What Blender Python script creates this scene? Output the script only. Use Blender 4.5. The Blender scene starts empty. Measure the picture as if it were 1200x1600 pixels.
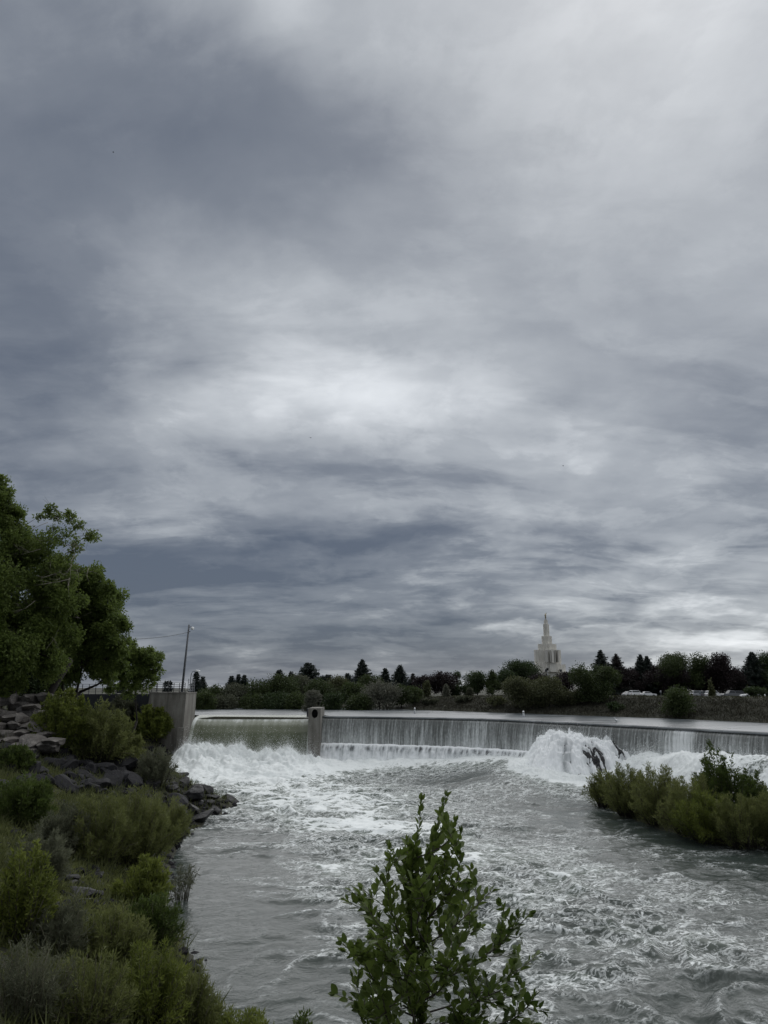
import bpy, bmesh, math
import numpy as np
from mathutils import Vector, Matrix

scn = bpy.context.scene
COL = scn.collection
RNG = np.random.default_rng(7)

# ------------------------------------------------------------------ camera
F = 1120.0                                   # focal length in photo pixels (1200 x 1600)
HORIZON = 1075.0
PITCH = math.atan((HORIZON - 800) / F)


def ray(px, py):
    dx = (px - 600) / F
    dy = (800 - py) / F
    return dx, math.cos(PITCH) - dy * math.sin(PITCH), math.sin(PITCH) + dy * math.cos(PITCH)


def slope(py):
    r = ray(600, py)
    return -r[2] / r[1]


HC = slope(1197) * 100.0                     # eye height above the lower river
ZR = HC - slope(1119) * 100.0                # level of the upper water


def at(px, py, z=0.0):
    d = ray(px, py)
    t = (z - HC) / d[2]
    return np.array((d[0] * t, d[1] * t, z))


def atd(px, py, Y):
    d = ray(px, py)
    t = Y / d[1]
    return np.array((d[0] * t, Y, HC + d[2] * t))


cam = bpy.data.cameras.new('camera')
cam.sensor_fit = 'VERTICAL'
cam.sensor_height = 24.0
cam.lens = 24.0 * F / 1600.0
cam.clip_start = 0.1
cam.clip_end = 9000.0
camo = bpy.data.objects.new('camera', cam)
COL.objects.link(camo)
camo.location = (0, 0, HC)
camo.rotation_euler = (math.pi / 2 + PITCH, 0, 0)
scn.camera = camo


# ------------------------------------------------------------------ node helper
class NT:
    def __init__(self, tree):
        self.t = tree

    def n(self, kind, **kw):
        nd = self.t.nodes.new(kind)
        for k, v in kw.items():
            setattr(nd, k, v)
        return nd

    def link(self, a, b):
        self.t.links.new(a, b)

    def put(self, sock, v):
        if isinstance(v, bpy.types.NodeSocket):
            self.link(v, sock)
        elif v is not None:
            sock.default_value = v

    def m(self, op, a, b=None, c=None, clamp=False):
        nd = self.n('ShaderNodeMath', operation=op, use_clamp=clamp)
        self.put(nd.inputs[0], a)
        self.put(nd.inputs[1], b)
        self.put(nd.inputs[2], c)
        return nd.outputs[0]

    def vm(self, op, a, b=None):
        nd = self.n('ShaderNodeVectorMath', operation=op)
        self.put(nd.inputs[0], a)
        if b is not None:
            self.put(nd.inputs[1], b)
        return nd.outputs[0]

    def comb(self, x, y, z):
        nd = self.n('ShaderNodeCombineXYZ')
        for i, v in enumerate((x, y, z)):
            self.put(nd.inputs[i], v)
        return nd.outputs[0]

    def sep(self, v):
        nd = self.n('ShaderNodeSeparateXYZ')
        self.link(v, nd.inputs[0])
        return nd.outputs

    def noise(self, vec, scale, detail=4.0, rough=0.5, dist=0.0, color=False):
        nd = self.n('ShaderNodeTexNoise')
        if vec is not None:
            self.link(vec, nd.inputs['Vector'])
        nd.inputs['Scale'].default_value = scale
        nd.inputs['Detail'].default_value = detail
        nd.inputs['Roughness'].default_value = rough
        nd.inputs['Distortion'].default_value = dist
        return nd.outputs['Color' if color else 'Fac']

    def ramp(self, fac, stops, interp='LINEAR'):
        nd = self.n('ShaderNodeValToRGB')
        cr = nd.color_ramp
        cr.interpolation = interp
        while len(cr.elements) < len(stops):
            cr.elements.new(0.5)
        for e, (p, c) in zip(cr.elements, stops):
            e.position = p
            e.color = (c, c, c, 1) if isinstance(c, (int, float)) else (*c, 1)
        self.link(fac, nd.inputs[0])
        return nd.outputs['Color']

    def smooth(self, v, a, b):
        nd = self.n('ShaderNodeMapRange', interpolation_type='SMOOTHSTEP')
        self.put(nd.inputs[0], v)
        nd.inputs[1].default_value = a
        nd.inputs[2].default_value = b
        return nd.outputs[0]

    def mix(self, f, a, b):
        nd = self.n('ShaderNodeMix', data_type='RGBA')
        self.put(nd.inputs[0], f)
        for s, v in ((nd.inputs[6], a), (nd.inputs[7], b)):
            self.put(s, (*v, 1) if isinstance(v, tuple) else v)
        return nd.outputs[2]

    def bump(self, h, strength=0.5, dist=0.05):
        nd = self.n('ShaderNodeBump')
        nd.inputs['Strength'].default_value = strength
        nd.inputs['Distance'].default_value = dist
        self.link(h, nd.inputs['Height'])
        return nd.outputs[0]


# ------------------------------------------------------------------ sky
SUN_EL, SUN_AZ = math.radians(52), math.radians(25)     # azimuth measured from +y towards +x
world = bpy.data.worlds.new('World')
scn.world = world
world.use_nodes = True
world.node_tree.nodes.clear()
w = NT(world.node_tree)
tc = w.n('ShaderNodeTexCoord').outputs['Generated']
dirv = w.vm('NORMALIZE', tc)
X, Y, Z = w.sep(dirv)
zc = w.m('MAXIMUM', Z, 0.0)
den = w.m('ADD', zc, 0.20)
uv = w.comb(w.m('DIVIDE', X, den), w.m('DIVIDE', Y, den), 0.37)
warp = w.vm('SUBTRACT', w.noise(uv, 0.9, 3, 0.5, 0, True), (0.5, 0.5, 0.5))
wsc = w.n('ShaderNodeVectorMath', operation='SCALE')
w.link(warp, wsc.inputs[0])
wsc.inputs[3].default_value = 0.45
uvw = w.vm('ADD', uv, wsc.outputs[0])
n1 = w.noise(uvw, 1.15, 5, 0.52)
n2 = w.noise(w.vm('MULTIPLY', uvw, (0.75, 1.5, 1)), 2.5, 8, 0.54)
n3 = w.noise(uvw, 8.0, 7, 0.58)
# warped azimuth and elevation for the broad light and dark masses of the overcast
wz = w.sep(w.vm('SUBTRACT', w.noise(uv, 1.5, 5, 0.58, 0, True), (0.5, 0.5, 0.5)))
az = w.m('ADD', w.m('ARCTAN2', X, Y), w.m('MULTIPLY', wz[0], 0.42))
el = w.m('ADD', w.m('ARCSINE', Z), w.m('MULTIPLY', wz[1], 0.22))


def dirpix(px, py):
    d = ray(px, py)
    L = math.sqrt(sum(c * c for c in d))
    return math.atan2(d[0], d[1]), math.asin(d[2] / L)


BLOBS = [  # photo px x, y, half width, half height (deg-like px), gain
    (610, 595, 200, 60, 0.25), (420, 640, 130, 90, 0.10), (620, 420, 300, 110, 0.07), (300, 430, 200, 110, 0.05), (860, 685, 110, 26, 0.14), (330, 380, 260, 110, 0.05),
    (60, 660, 260, 240, -0.19), (60, 300, 300, 220, -0.12), (430, 165, 420, 90, -0.11), (420, 300, 190, 60, -0.07),
    (900, 430, 200, 50, -0.05), (1000, 330, 300, 90, -0.03), (400, 905, 360, 50, -0.20), (720, 850, 300, 28, -0.13),
    (820, 780, 300, 40, 0.03), (700, 905, 110, 28, 0.17), (980, 880, 200, 26, 0.09), (1020, 960, 260, 26, -0.14),
    (1160, 990, 190, 30, 0.40), (1130, 925, 140, 16, 0.10), (730, 985, 330, 45, -0.10), (300, 1030, 260, 40, 0.00),
    (1130, 60, 240, 110, 0.12), (780, 75, 260, 80, 0.06), (480, 15, 60, 40, 0.12), (1120, 760, 220, 90, -0.04),
    (840, 985, 60, 12, 0.16), (150, 900, 200, 90, -0.05), (420, 1010, 380, 45, -0.07), (620, 1045, 260, 25, -0.08), (100, 80, 200, 120, 0.03), (600, 240, 500, 60, -0.05),
]
acc = None
for (bx, by, hw, hh, g) in BLOBS:
    a0, e0 = dirpix(bx, by)
    da = w.m('MULTIPLY', w.m('SUBTRACT', az, a0), F / hw)
    de = w.m('MULTIPLY', w.m('SUBTRACT', el, e0), F / hh)
    q = w.m('ADD', w.m('MULTIPLY', da, da), w.m('MULTIPLY', de, de))
    gg = w.m('MULTIPLY', w.m('EXPONENT', w.m('MULTIPLY', q, -0.6)), g)
    acc = gg if acc is None else w.m('ADD', acc, gg)
lowm = w.m('SUBTRACT', 1.0, w.smooth(Z, 0.14, 0.50))
lum = w.m('ADD', acc, 0.375)
lum = w.m('ADD', lum, w.m('MULTIPLY', w.m('SUBTRACT', n1, 0.5), 0.30))
lum = w.m('ADD', lum, w.m('MULTIPLY', w.m('SUBTRACT', n2, 0.5), w.m('ADD', 0.24, w.m('MULTIPLY', lowm, 0.16))))
lum = w.m('ADD', lum, w.m('MULTIPLY', w.m('SUBTRACT', n3, 0.5), w.m('ADD', 0.09, w.m('MULTIPLY', lowm, 0.07))))
# ragged cloud edges: overlapping sheets with a definite lower border
uvb = w.vm('ADD', uvw, (3.1, 7.7, 1.9))
e1 = w.smooth(w.noise(w.vm('MULTIPLY', uvb, (0.65, 1.5, 1)), 1.6, 10, 0.58), 0.46, 0.56)
e2 = w.smooth(w.noise(w.vm('ADD', uvw, (9.3, 1.2, 4.4)), 3.6, 10, 0.62), 0.50, 0.585)
e3 = w.smooth(w.noise(w.vm('ADD', uvw, (1.3, 5.2, 8.4)), 1.1, 9, 0.58), 0.46, 0.58)
lum = w.m('ADD', lum, w.m('MULTIPLY', w.m('SUBTRACT', e1, 0.5), w.m('ADD', 0.045, w.m('MULTIPLY', lowm, 0.070))))
lum = w.m('ADD', lum, w.m('MULTIPLY', w.m('SUBTRACT', e2, 0.5), w.m('ADD', 0.025, w.m('MULTIPLY', lowm, 0.030))))
lum = w.m('ADD', lum, w.m('MULTIPLY', w.m('SUBTRACT', e3, 0.5), 0.055))
# overcast dome: the zenith and the unseen sky behind are brighter
lum = w.m('ADD', lum, w.m('MULTIPLY', w.smooth(Z, 0.7, 0.98), 0.22))
cloud = w.ramp(lum, [(0.0, (0.046, 0.056, 0.076)), (0.22, (0.096, 0.107, 0.126)), (0.45, (0.205, 0.218, 0.234)),
                     (0.68, (0.365, 0.380, 0.396)), (1.0, (0.60, 0.615, 0.63))])
sky = w.n('ShaderNodeTexSky', sky_type='NISHITA')
sky.sun_disc = False
sky.sun_elevation = SUN_EL
sky.sun_rotation = SUN_AZ
sc10 = w.n('ShaderNodeVectorMath', operation='SCALE')
w.link(cloud, sc10.inputs[0])
sc10.inputs[3].default_value = 10.0
bg = w.n('ShaderNodeBackground')
bg.inputs['Strength'].default_value = 0.1
w.link(w.mix(0.97, sky.outputs[0], sc10.outputs[0]), bg.inputs['Color'])
wo = w.n('ShaderNodeOutputWorld')
w.link(bg.outputs[0], wo.inputs['Surface'])

sun = bpy.data.lights.new('sun', 'SUN')
sun.energy = 1.1
sun.angle = math.radians(125)
sun.color = (1.0, 0.985, 0.965)
suno = bpy.data.objects.new('sun', sun)
COL.objects.link(suno)
suno.rotation_euler = Vector((-math.sin(SUN_AZ) * math.cos(SUN_EL), -math.cos(SUN_AZ) * math.cos(SUN_EL),
                              -math.sin(SUN_EL))).to_track_quat('-Z', 'Y').to_euler()
scn.view_settings.view_transform = 'Standard'
scn.view_settings.look = 'None'
scn.view_settings.exposure = 1.0
scn.view_settings.gamma = 1.0
scn.view_settings.use_curve_mapping = False
scn.cycles.max_bounces = 6
scn.cycles.diffuse_bounces = 3
scn.cycles.glossy_bounces = 3
scn.cycles.transmission_bounces = 3


# ------------------------------------------------------------------ object helpers
def tag(o, label=None, cat=None, group=None, kind=None):
    if label: o['label'] = label
    if cat: o['category'] = cat
    if group: o['group'] = group
    if kind: o['kind'] = kind
    return o


def empty(name, loc, label, cat, group=None):
    o = bpy.data.objects.new(name, None)
    COL.objects.link(o)
    o.location = tuple(map(float, loc))
    o.empty_display_size = 0.2
    return tag(o, label, cat, group)


def obj(name, me, mat=None, parent=None):
    o = bpy.data.objects.new(name, me)
    COL.objects.link(o)
    if mat is not None and len(me.materials) == 0:
        me.materials.append(mat)
    if parent is not None:
        o.parent = parent
    return o


def np_mesh(name, V, Fc, smooth=False, attrs=None):
    """V (n,3); Fc (m,k) faces all of k corners."""
    V = np.ascontiguousarray(V, dtype=np.float32)
    Fc = np.ascontiguousarray(Fc, dtype=np.int32)
    me = bpy.data.meshes.new(name)
    me.vertices.add(len(V))
    me.vertices.foreach_set('co', V.ravel())
    k = Fc.shape[1]
    me.loops.add(Fc.size)
    me.loops.foreach_set('vertex_index', Fc.ravel())
    me.polygons.add(len(Fc))
    me.polygons.foreach_set('loop_start', np.arange(0, Fc.size, k, dtype=np.int32))
    me.polygons.foreach_set('use_smooth', np.full(len(Fc), smooth, dtype=bool))
    me.update(calc_edges=True)
    if attrs:
        for an, av in attrs.items():
            a = me.attributes.new(an, 'FLOAT', 'POINT')
            a.data.foreach_set('value', np.ascontiguousarray(av, dtype=np.float32))
    return me


class MB:
    """collects boxes, tubes and prisms into one mesh (polygons of any size)"""

    def __init__(self):
        self.v, self.f, self.s = [], [], []

    def add(self, vs, fs, smooth=False):
        b = len(self.v)
        self.v += [tuple(map(float, p)) for p in vs]
        self.f += [tuple(b + i for i in q) for q in fs]
        self.s += [smooth] * len(fs)
        return self

    def box(self, x0, x1, y0, y1, z0, z1, taper=0.0):
        t = taper
        vs = [(x0, y0, z0), (x1, y0, z0), (x1, y1, z0), (x0, y1, z0),
              (x0 + t, y0 + t, z1), (x1 - t, y0 + t, z1), (x1 - t, y1 - t, z1), (x0 + t, y1 - t, z1)]
        return self.add(vs, [(0, 3, 2, 1), (4, 5, 6, 7), (0, 1, 5, 4), (1, 2, 6, 5), (2, 3, 7, 6), (3, 0, 4, 7)])

    def prism(self, pts, z0, z1):
        n = len(pts)
        vs = [(x, y, z0) for x, y in pts] + [(x, y, z1) for x, y in pts]
        fs = [tuple(range(n - 1, -1, -1)), tuple(range(n, 2 * n))]
        fs += [(i, (i + 1) % n, n + (i + 1) % n, n + i) for i in range(n)]
        return self.add(vs, fs)

    def tube(self, pts, rads, n=8, smooth=True):
        pts = [np.asarray(p, float) for p in pts]
        vs, fs = [], []
        ref = np.array((0.31, 0.17, 0.93))
        for i, p in enumerate(pts):
            d = pts[min(i + 1, len(pts) - 1)] - pts[max(i - 1, 0)]
            d = d / (np.linalg.norm(d) + 1e-9)
            a = np.cross(d, ref if abs(d @ ref) < 0.95 else np.array((1.0, 0, 0)))
            a /= np.linalg.norm(a)
            b = np.cross(d, a)
            for k in range(n):
                t = 2 * math.pi * k / n
                vs.append(p + rads[i] * (math.cos(t) * a + math.sin(t) * b))
        for i in range(len(pts) - 1):
            for k in range(n):
                fs.append((i * n + k, i * n + (k + 1) % n, (i + 1) * n + (k + 1) % n, (i + 1) * n + k))
        fs.append(tuple(range(n - 1, -1, -1)))
        fs.append(tuple((len(pts) - 1) * n + k for k in range(n)))
        return self.add(vs, fs, smooth)

    def mesh(self, name):
        me = bpy.data.meshes.new(name)
        me.from_pydata(self.v, [], self.f)
        me.polygons.foreach_set('use_smooth', self.s)
        me.update()
        return me

    def build(self, name, mat, parent=None):
        return obj(name, self.mesh(name), mat, parent)


# ------------------------------------------------------------------ numpy noise
def _perm(seed):
    r = np.random.default_rng(seed)
    p = r.permutation(256)
    g = r.uniform(0, 2 * math.pi, 256)
    return np.concatenate([p, p]), np.cos(g), np.sin(g)


_PC = {}


def perlin(x, y, seed=0):
    if seed not in _PC:
        _PC[seed] = _perm(seed)
    p, gx, gy = _PC[seed]
    xi = np.floor(x).astype(int); yi = np.floor(y).astype(int)
    xf = x - xi; yf = y - yi
    xi &= 255; yi &= 255
    u = xf * xf * xf * (xf * (xf * 6 - 15) + 10)
    v = yf * yf * yf * (yf * (yf * 6 - 15) + 10)

    def g(i, j, a, b):
        h = p[p[(xi + i) & 255] + ((yi + j) & 255)]
        return gx[h] * a + gy[h] * b
    n00 = g(0, 0, xf, yf); n10 = g(1, 0, xf - 1, yf); n01 = g(0, 1, xf, yf - 1); n11 = g(1, 1, xf - 1, yf - 1)
    return ((n00 * (1 - u) + n10 * u) * (1 - v) + (n01 * (1 - u) + n11 * u) * v) * 1.5


def fbm(x, y, octv=4, seed=0, gain=0.5):
    s = 0; a = 1.0; t = 0
    for o in range(octv):
        s = s + a * perlin(x * 2 ** o + 17.3 * o, y * 2 ** o - 9.1 * o, seed + o)
        t += a; a *= gain
    return s / t


def sstep(v, a, b):
    t = np.clip((v - a) / (b - a), 0, 1)
    return t * t * (3 - 2 * t)


# ------------------------------------------------------------------ plan of the river
def cubic(pts, step=0.5):
    P = np.asarray(pts, float)
    out = []
    for i in range(len(P) - 1):
        p0, p1, p2, p3 = P[max(i - 1, 0)], P[i], P[i + 1], P[min(i + 2, len(P) - 1)]
        n = max(2, int(np.linalg.norm(p2 - p1) / step))
        for k in range(n):
            t = k / n
            out.append(0.5 * ((2 * p1) + (p2 - p0) * t + (2 * p0 - 5 * p1 + 4 * p2 - p3) * t * t + (3 * p1 - p0 - 3 * p2 + p3) * t ** 3))
    out.append(P[-1])
    return np.array(out)


DAM = [(500, 100.0), (600, 97.5), (700, 94.0), (790, 89.5), (860, 84.0), (960, 77.0), (1080, 69.5), (1200, 63.0)]
DAM_XY = [tuple(atd(px, 1120, d)[:2]) for px, d in DAM]
DAM_XY += [(41.5, 52.0), (50.0, 40.0), (58.0, 26.0)]
DAMC = cubic(DAM_XY, 0.16)
XA = float(atd(290, 1100, 96)[0])             # right face of the abutment
XP0, XP1 = float(atd(481, 1150, 97)[0]), float(atd(500.5, 1150, 97)[0])

lowpix = [(262, 1178), (283, 1218), (292, 1240), (372, 1262), (330, 1276), (302, 1292), (272, 1340), (262, 1380), (250, 1420), (275, 1460),
          (300, 1490), (318, 1540), (345, 1580)]
LOW = [(-27.0, 100.0), (XA, 96.0), (XA - 0.5, 88.0)] + [tuple(at(*q)[:2]) for q in lowpix[1:]]
LOW += [(-2.5, 20.5), (3, 17.0), (12, 13.5), (24, 10), (44, 7), (60, 20)]
LOWPOLY = np.array(LOW + [tuple(p) for p in DAMC[::-12]] + [(XP0, 101.0)])
shorepix = [(1330, 1135), (1200, 1130), (1050, 1123), (900, 1118), (700, 1111), (600, 1108), (450, 1105), (320, 1103), (180, 1102)]
RES = [(XA - 1.0, 101.5), (XP1, 101.0)] + [tuple(p) for p in DAMC[::12]] + [(75, 30)]
RES += [tuple(at(*q, ZR)[:2]) for q in shorepix] + [(-70, 150), (-60, 118), (-34, 108)]
RESPOLY = np.array(RES)


def sdist(px, py, poly):
    """positive outside"""
    d = np.full(px.shape, 1e9); inside = np.zeros(px.shape, bool)
    n = len(poly)
    for i in range(n):
        ax, ay = poly[i]; bx, by = poly[(i + 1) % n]
        ex, ey = bx - ax, by - ay
        t = np.clip(((px - ax) * ex + (py - ay) * ey) / (ex * ex + ey * ey + 1e-9), 0, 1)
        d = np.minimum(d, (px - ax - t * ex) ** 2 + (py - ay - t * ey) ** 2)
        c = ((ay > py) != (by > py)) & (px < (bx - ax) * (py - ay) / (by - ay + 1e-12) + ax)
        inside ^= c
    d = np.sqrt(d)
    return np.where(inside, -d, d)


ISL = [tuple(at(*q)[:2]) for q in [(918, 1252), (960, 1270), (1010, 1290), (1090, 1316), (1200, 1326), (1300, 1322)]]
ISL += [(33.5, 54.0), (29.0, 60.0), (24.0, 66.0), (19.5, 71.0)]
ISLPOLY = np.array(ISL)


def zt(x, y):
    x = np.atleast_1d(np.asarray(x, float)); y = np.atleast_1d(np.asarray(y, float))
    dl = sdist(x, y, LOWPOLY); dr = sdist(x, y, RESPOLY); di = sdist(x, y, ISLPOLY)
    k = 1.0 + 0.10 * fbm(x * 0.09, y * 0.09, 3, 5)
    zl = np.interp(dl * k, [-6, 0, 0.4, 4, 10, 15, 18, 21, 32], [-1.8, -0.12, 0.25, 1.6, 3.6, 5.2, 7.6, 8.7, HC - 0.85])
    hb = np.interp(x, [-5, 25], [0.8, 2.0])
    zr = ZR + np.interp(dr, [-5, 0, 0.5, 1], [-1.8, -0.1, 0.12, 0.3]) + hb * sstep(dr, 0.5, 9) \
        - (hb - 0.15 + 0.55 * sstep(x, 5, 35)) * sstep(dr, 13, 66)
    wgt = np.clip(dl, 0, None) / (np.clip(dl, 0, None) + np.clip(dr, 0, None) + 1e-6)
    z = np.where(dl <= 0, zl, np.where(dr <= 0, zr, zl * (1 - wgt) + zr * wgt))
    zi = np.interp(-di, [-2, 0, 0.6, 4], [-2, -0.1, 0.3, 0.8])
    z = np.maximum(z, np.where(dl < 0, zi, -9))
    rough = np.where((dl > 0.2) & (dr > 0.2), 1.0, 0.0)
    z = z + rough * (0.22 * fbm(x * 0.35, y * 0.35, 4, 9)) * np.clip(np.minimum(dl, dr) / 3, 0, 1)
    return z


def z1(x, y):
    return float(zt(x, y)[0])


def hit(px, py, y0=4.0, y1=130.0):
    Ys = np.arange(y0, y1, 0.25)
    d = ray(px, py)
    t = Ys / d[1]
    zz = zt(d[0] * t, Ys)
    rz = HC + d[2] * t
    below = np.where(zz >= rz)[0]
    if len(below) == 0:
        i = len(Ys) - 1
    else:
        i = below[0]
    return np.array((d[0] * t[i], Ys[i], zz[i]))


# ------------------------------------------------------------------ materials
def newmat(name):
    m = bpy.data.materials.new(name)
    m.use_nodes = True
    m.node_tree.nodes.clear()
    t = NT(m.node_tree)
    out = t.n('ShaderNodeOutputMaterial')
    return m, t, out


def principled(t, out, color, rough=0.6, normal=None, spec=None, metal=0.0, ior=None):
    b = t.n('ShaderNodeBsdfPrincipled')
    t.put(b.inputs['Base Color'], (*color, 1) if isinstance(color, tuple) else color)
    t.put(b.inputs['Roughness'], rough)
    b.inputs['Metallic'].default_value = metal
    if spec is not None:
        t.put(b.inputs['Specular IOR Level'], spec)
    if ior: b.inputs['IOR'].default_value = ior
    if normal is not None:
        t.link(normal, b.inputs['Normal'])
    t.link(b.outputs[0], out.inputs['Surface'])
    return b


def simple(name, color, rough=0.6, var=0.15, scale=3.0, bump=0.15, metal=0.0):
    m, t, out = newmat(name)
    pos = t.n('ShaderNodeTexCoord').outputs['Object']
    n = t.noise(pos, scale, 5, 0.6)
    c = t.mix(n, tuple(v * (1 - var) for v in color), tuple(min(1, v * (1 + var)) for v in color))
    principled(t, out, c, rough, t.bump(n, bump, 0.02), metal=metal)
    return m


def leafmat(name, c0, c1, trans=0.3, rough=0.55):
    m, t, out = newmat(name)
    g = t.n('ShaderNodeNewGeometry')
    oi = t.n('ShaderNodeObjectInfo')
    cl = t.noise(g.outputs['Position'], 0.7, 3, 0.6)
    f = t.m('ADD', t.m('MULTIPLY', g.outputs['Random Per Island'], 0.55), t.m('MULTIPLY', t.smooth(cl, 0.3, 0.7), 0.45))
    f = t.m('ADD', f, t.m('MULTIPLY', t.m('SUBTRACT', oi.outputs['Random'], 0.5), 0.25), clamp=True)
    c = t.mix(f, c0, c1)
    b = t.n('ShaderNodeBsdfPrincipled')
    t.link(c, b.inputs['Base Color'])
    b.inputs['Roughness'].default_value = rough
    b.inputs['Specular IOR Level'].default_value = 0.3
    tr = t.n('ShaderNodeBsdfTranslucent')
    t.link(c, tr.inputs['Color'])
    mx = t.n('ShaderNodeMixShader')
    mx.inputs[0].default_value = trans
    t.link(b.outputs[0], mx.inputs[1])
    t.link(tr.outputs[0], mx.inputs[2])
    t.link(mx.outputs[0], out.inputs['Surface'])
    return m


M = {}
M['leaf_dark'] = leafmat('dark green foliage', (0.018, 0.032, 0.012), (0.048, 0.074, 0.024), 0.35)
M['leaf_mid'] = leafmat('mid green foliage', (0.036, 0.058, 0.014), (0.100, 0.138, 0.034), 0.45)
M['leaf_olive'] = leafmat('olive foliage', (0.082, 0.098, 0.028), (0.200, 0.220, 0.080), 0.5)
M['leaf_yellow'] = leafmat('yellow green foliage', (0.076, 0.100, 0.019), (0.200, 0.232, 0.052), 0.5)
M['leaf_grey'] = leafmat('grey foliage', (0.085, 0.090, 0.068), (0.160, 0.160, 0.122))
M['leaf_greygreen'] = leafmat('grey green foliage', (0.066, 0.075, 0.046), (0.155, 0.165, 0.108), 0.45)
M['leaf_purple'] = leafmat('purple foliage', (0.012, 0.009, 0.010), (0.030, 0.020, 0.020))
M['leaf_near'] = leafmat('near tree foliage', (0.058, 0.090, 0.020), (0.185, 0.240, 0.060), 0.55)
M['leaf_far'] = leafmat('far green foliage', (0.026, 0.040, 0.013), (0.066, 0.090, 0.028), 0.35)
M['leaf_farolive'] = leafmat('far olive foliage', (0.048, 0.056, 0.024), (0.112, 0.120, 0.056), 0.35)
M['leaf_fargrey'] = leafmat('far grey green foliage', (0.048, 0.055, 0.034), (0.108, 0.115, 0.074), 0.35)
M['needle'] = leafmat('conifer needles', (0.010, 0.018, 0.014), (0.026, 0.040, 0.030), 0.1)
M['needle_brown'] = leafmat('brownish needles', (0.014, 0.013, 0.012), (0.034, 0.030, 0.024), 0.1)
M['leaf_sapling'] = leafmat('sapling leaves', (0.040, 0.066, 0.014), (0.135, 0.185, 0.042), 0.44, 0.34)
M['scrub'] = leafmat('dry bank scrub', (0.017, 0.017, 0.011), (0.046, 0.044, 0.027), 0.2)
M['grass'] = leafmat('grass', (0.046, 0.060, 0.019), (0.145, 0.158, 0.062), 0.4)
M['lawn'] = leafmat('lawn grass', (0.038, 0.043, 0.017), (0.070, 0.074, 0.032), 0.3)
M['bark'] = simple('bark', (0.055, 0.046, 0.038), 0.9, 0.4, 6, 0.6)
M['bark_dark'] = simple('dark bark', (0.026, 0.022, 0.019), 0.9, 0.4, 6, 0.6)
M['twig'] = simple('dead twig', (0.15, 0.135, 0.115), 0.85, 0.25, 8, 0.2)
M['stem'] = simple('green brown stem', (0.075, 0.070, 0.045), 0.75, 0.3, 8, 0.2)
M['steel'] = simple('galvanised steel', (0.19, 0.20, 0.22), 0.5, 0.1, 2, 0.05, 0.4)
M['darksteel'] = simple('dark painted steel', (0.035, 0.037, 0.042), 0.55, 0.1, 2, 0.05)
M['white'] = simple('white paint', (0.72, 0.73, 0.73), 0.5, 0.06, 2, 0.05)
M['rubber'] = simple('rubber', (0.012, 0.012, 0.013), 0.8, 0.1)
M['black'] = simple('dark void', (0.008, 0.008, 0.009), 0.9, 0.1)
m, t, out = newmat('car glass'); principled(t, out, (0.012, 0.015, 0.018), 0.06); M['glass'] = m
m, t, out = newmat('window glass'); principled(t, out, (0.03, 0.033, 0.038), 0.15); M['window'] = m

# concrete with stains that run down
m, t, out = newmat('weathered concrete')
pos = t.n('ShaderNodeNewGeometry').outputs['Position']
s = t.sep(pos)
st = t.noise(t.comb(t.m('MULTIPLY', s[0], 2.3), t.m('MULTIPLY', s[1], 2.3), t.m('MULTIPLY', s[2], 0.16)), 1.0, 5, 0.62)
bl = t.noise(pos, 0.6, 4, 0.55)
fi = t.noise(pos, 6, 5, 0.65)
f = t.m('ADD', t.m('MULTIPLY', st, 0.6), t.m('ADD', t.m('MULTIPLY', bl, 0.25), t.m('MULTIPLY', fi, 0.15)))
c = t.ramp(f, [(0.30, (0.062, 0.058, 0.051)), (0.46, (0.125, 0.118, 0.103)), (0.56, (0.18, 0.172, 0.155)), (0.72, (0.27, 0.262, 0.24))])
principled(t, out, c, 0.9, t.bump(fi, 0.35, 0.03))
M['concrete'] = m
# temple stone
m, t, out = newmat('pale cast stone')
pos = t.n('ShaderNodeTexCoord').outputs['Object']
s = t.sep(pos)
st = t.noise(t.comb(t.m('MULTIPLY', s[0], 1.2), t.m('MULTIPLY', s[1], 1.2), t.m('MULTIPLY', s[2], 0.2)), 1.0, 4, 0.6)
c = t.ramp(st, [(0.3, (0.56, 0.54, 0.49)), (0.7, (0.74, 0.72, 0.67))])
principled(t, out, c, 0.8)
M['stone'] = m
M['gold'] = simple('gilded metal', (0.40, 0.36, 0.26), 0.45, 0.1, 2, 0.02, 0.5)


def rockmat(name, a, b, cc, spec=0.35, rough=(0.45, 0.85)):
    m, t, out = newmat(name)
    pos = t.n('ShaderNodeNewGeometry').outputs['Position']
    oi = t.n('ShaderNodeObjectInfo').outputs['Random']
    n = t.noise(pos, 1.3, 6, 0.62)
    fi = t.noise(pos, 9, 6, 0.68)
    f = t.m('ADD', t.m('ADD', t.m('MULTIPLY', n, 0.55), t.m('MULTIPLY', fi, 0.45)), t.m('MULTIPLY', t.m('SUBTRACT', oi, 0.5), 0.18))
    c = t.ramp(f, [(0.32, a), (0.52, b), (0.70, cc)])
    vor = t.n('ShaderNodeTexVoronoi', feature='DISTANCE_TO_EDGE')
    t.link(t.vm('ADD', pos, t.noise(pos, 2, 3, 0.5, 0, True)), vor.inputs['Vector'])
    vor.inputs['Scale'].default_value = 1.6
    crack = t.smooth(vor.outputs['Distance'], 0.0, 0.05)
    h = t.m('ADD', t.m('MULTIPLY', fi, 0.5), t.m('MULTIPLY', crack, 0.5))
    r = t.m('ADD', rough[0], t.m('MULTIPLY', n, rough[1] - rough[0]))
    principled(t, out, c, r, t.bump(h, 0.6, 0.06), spec=spec)
    return m


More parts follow.
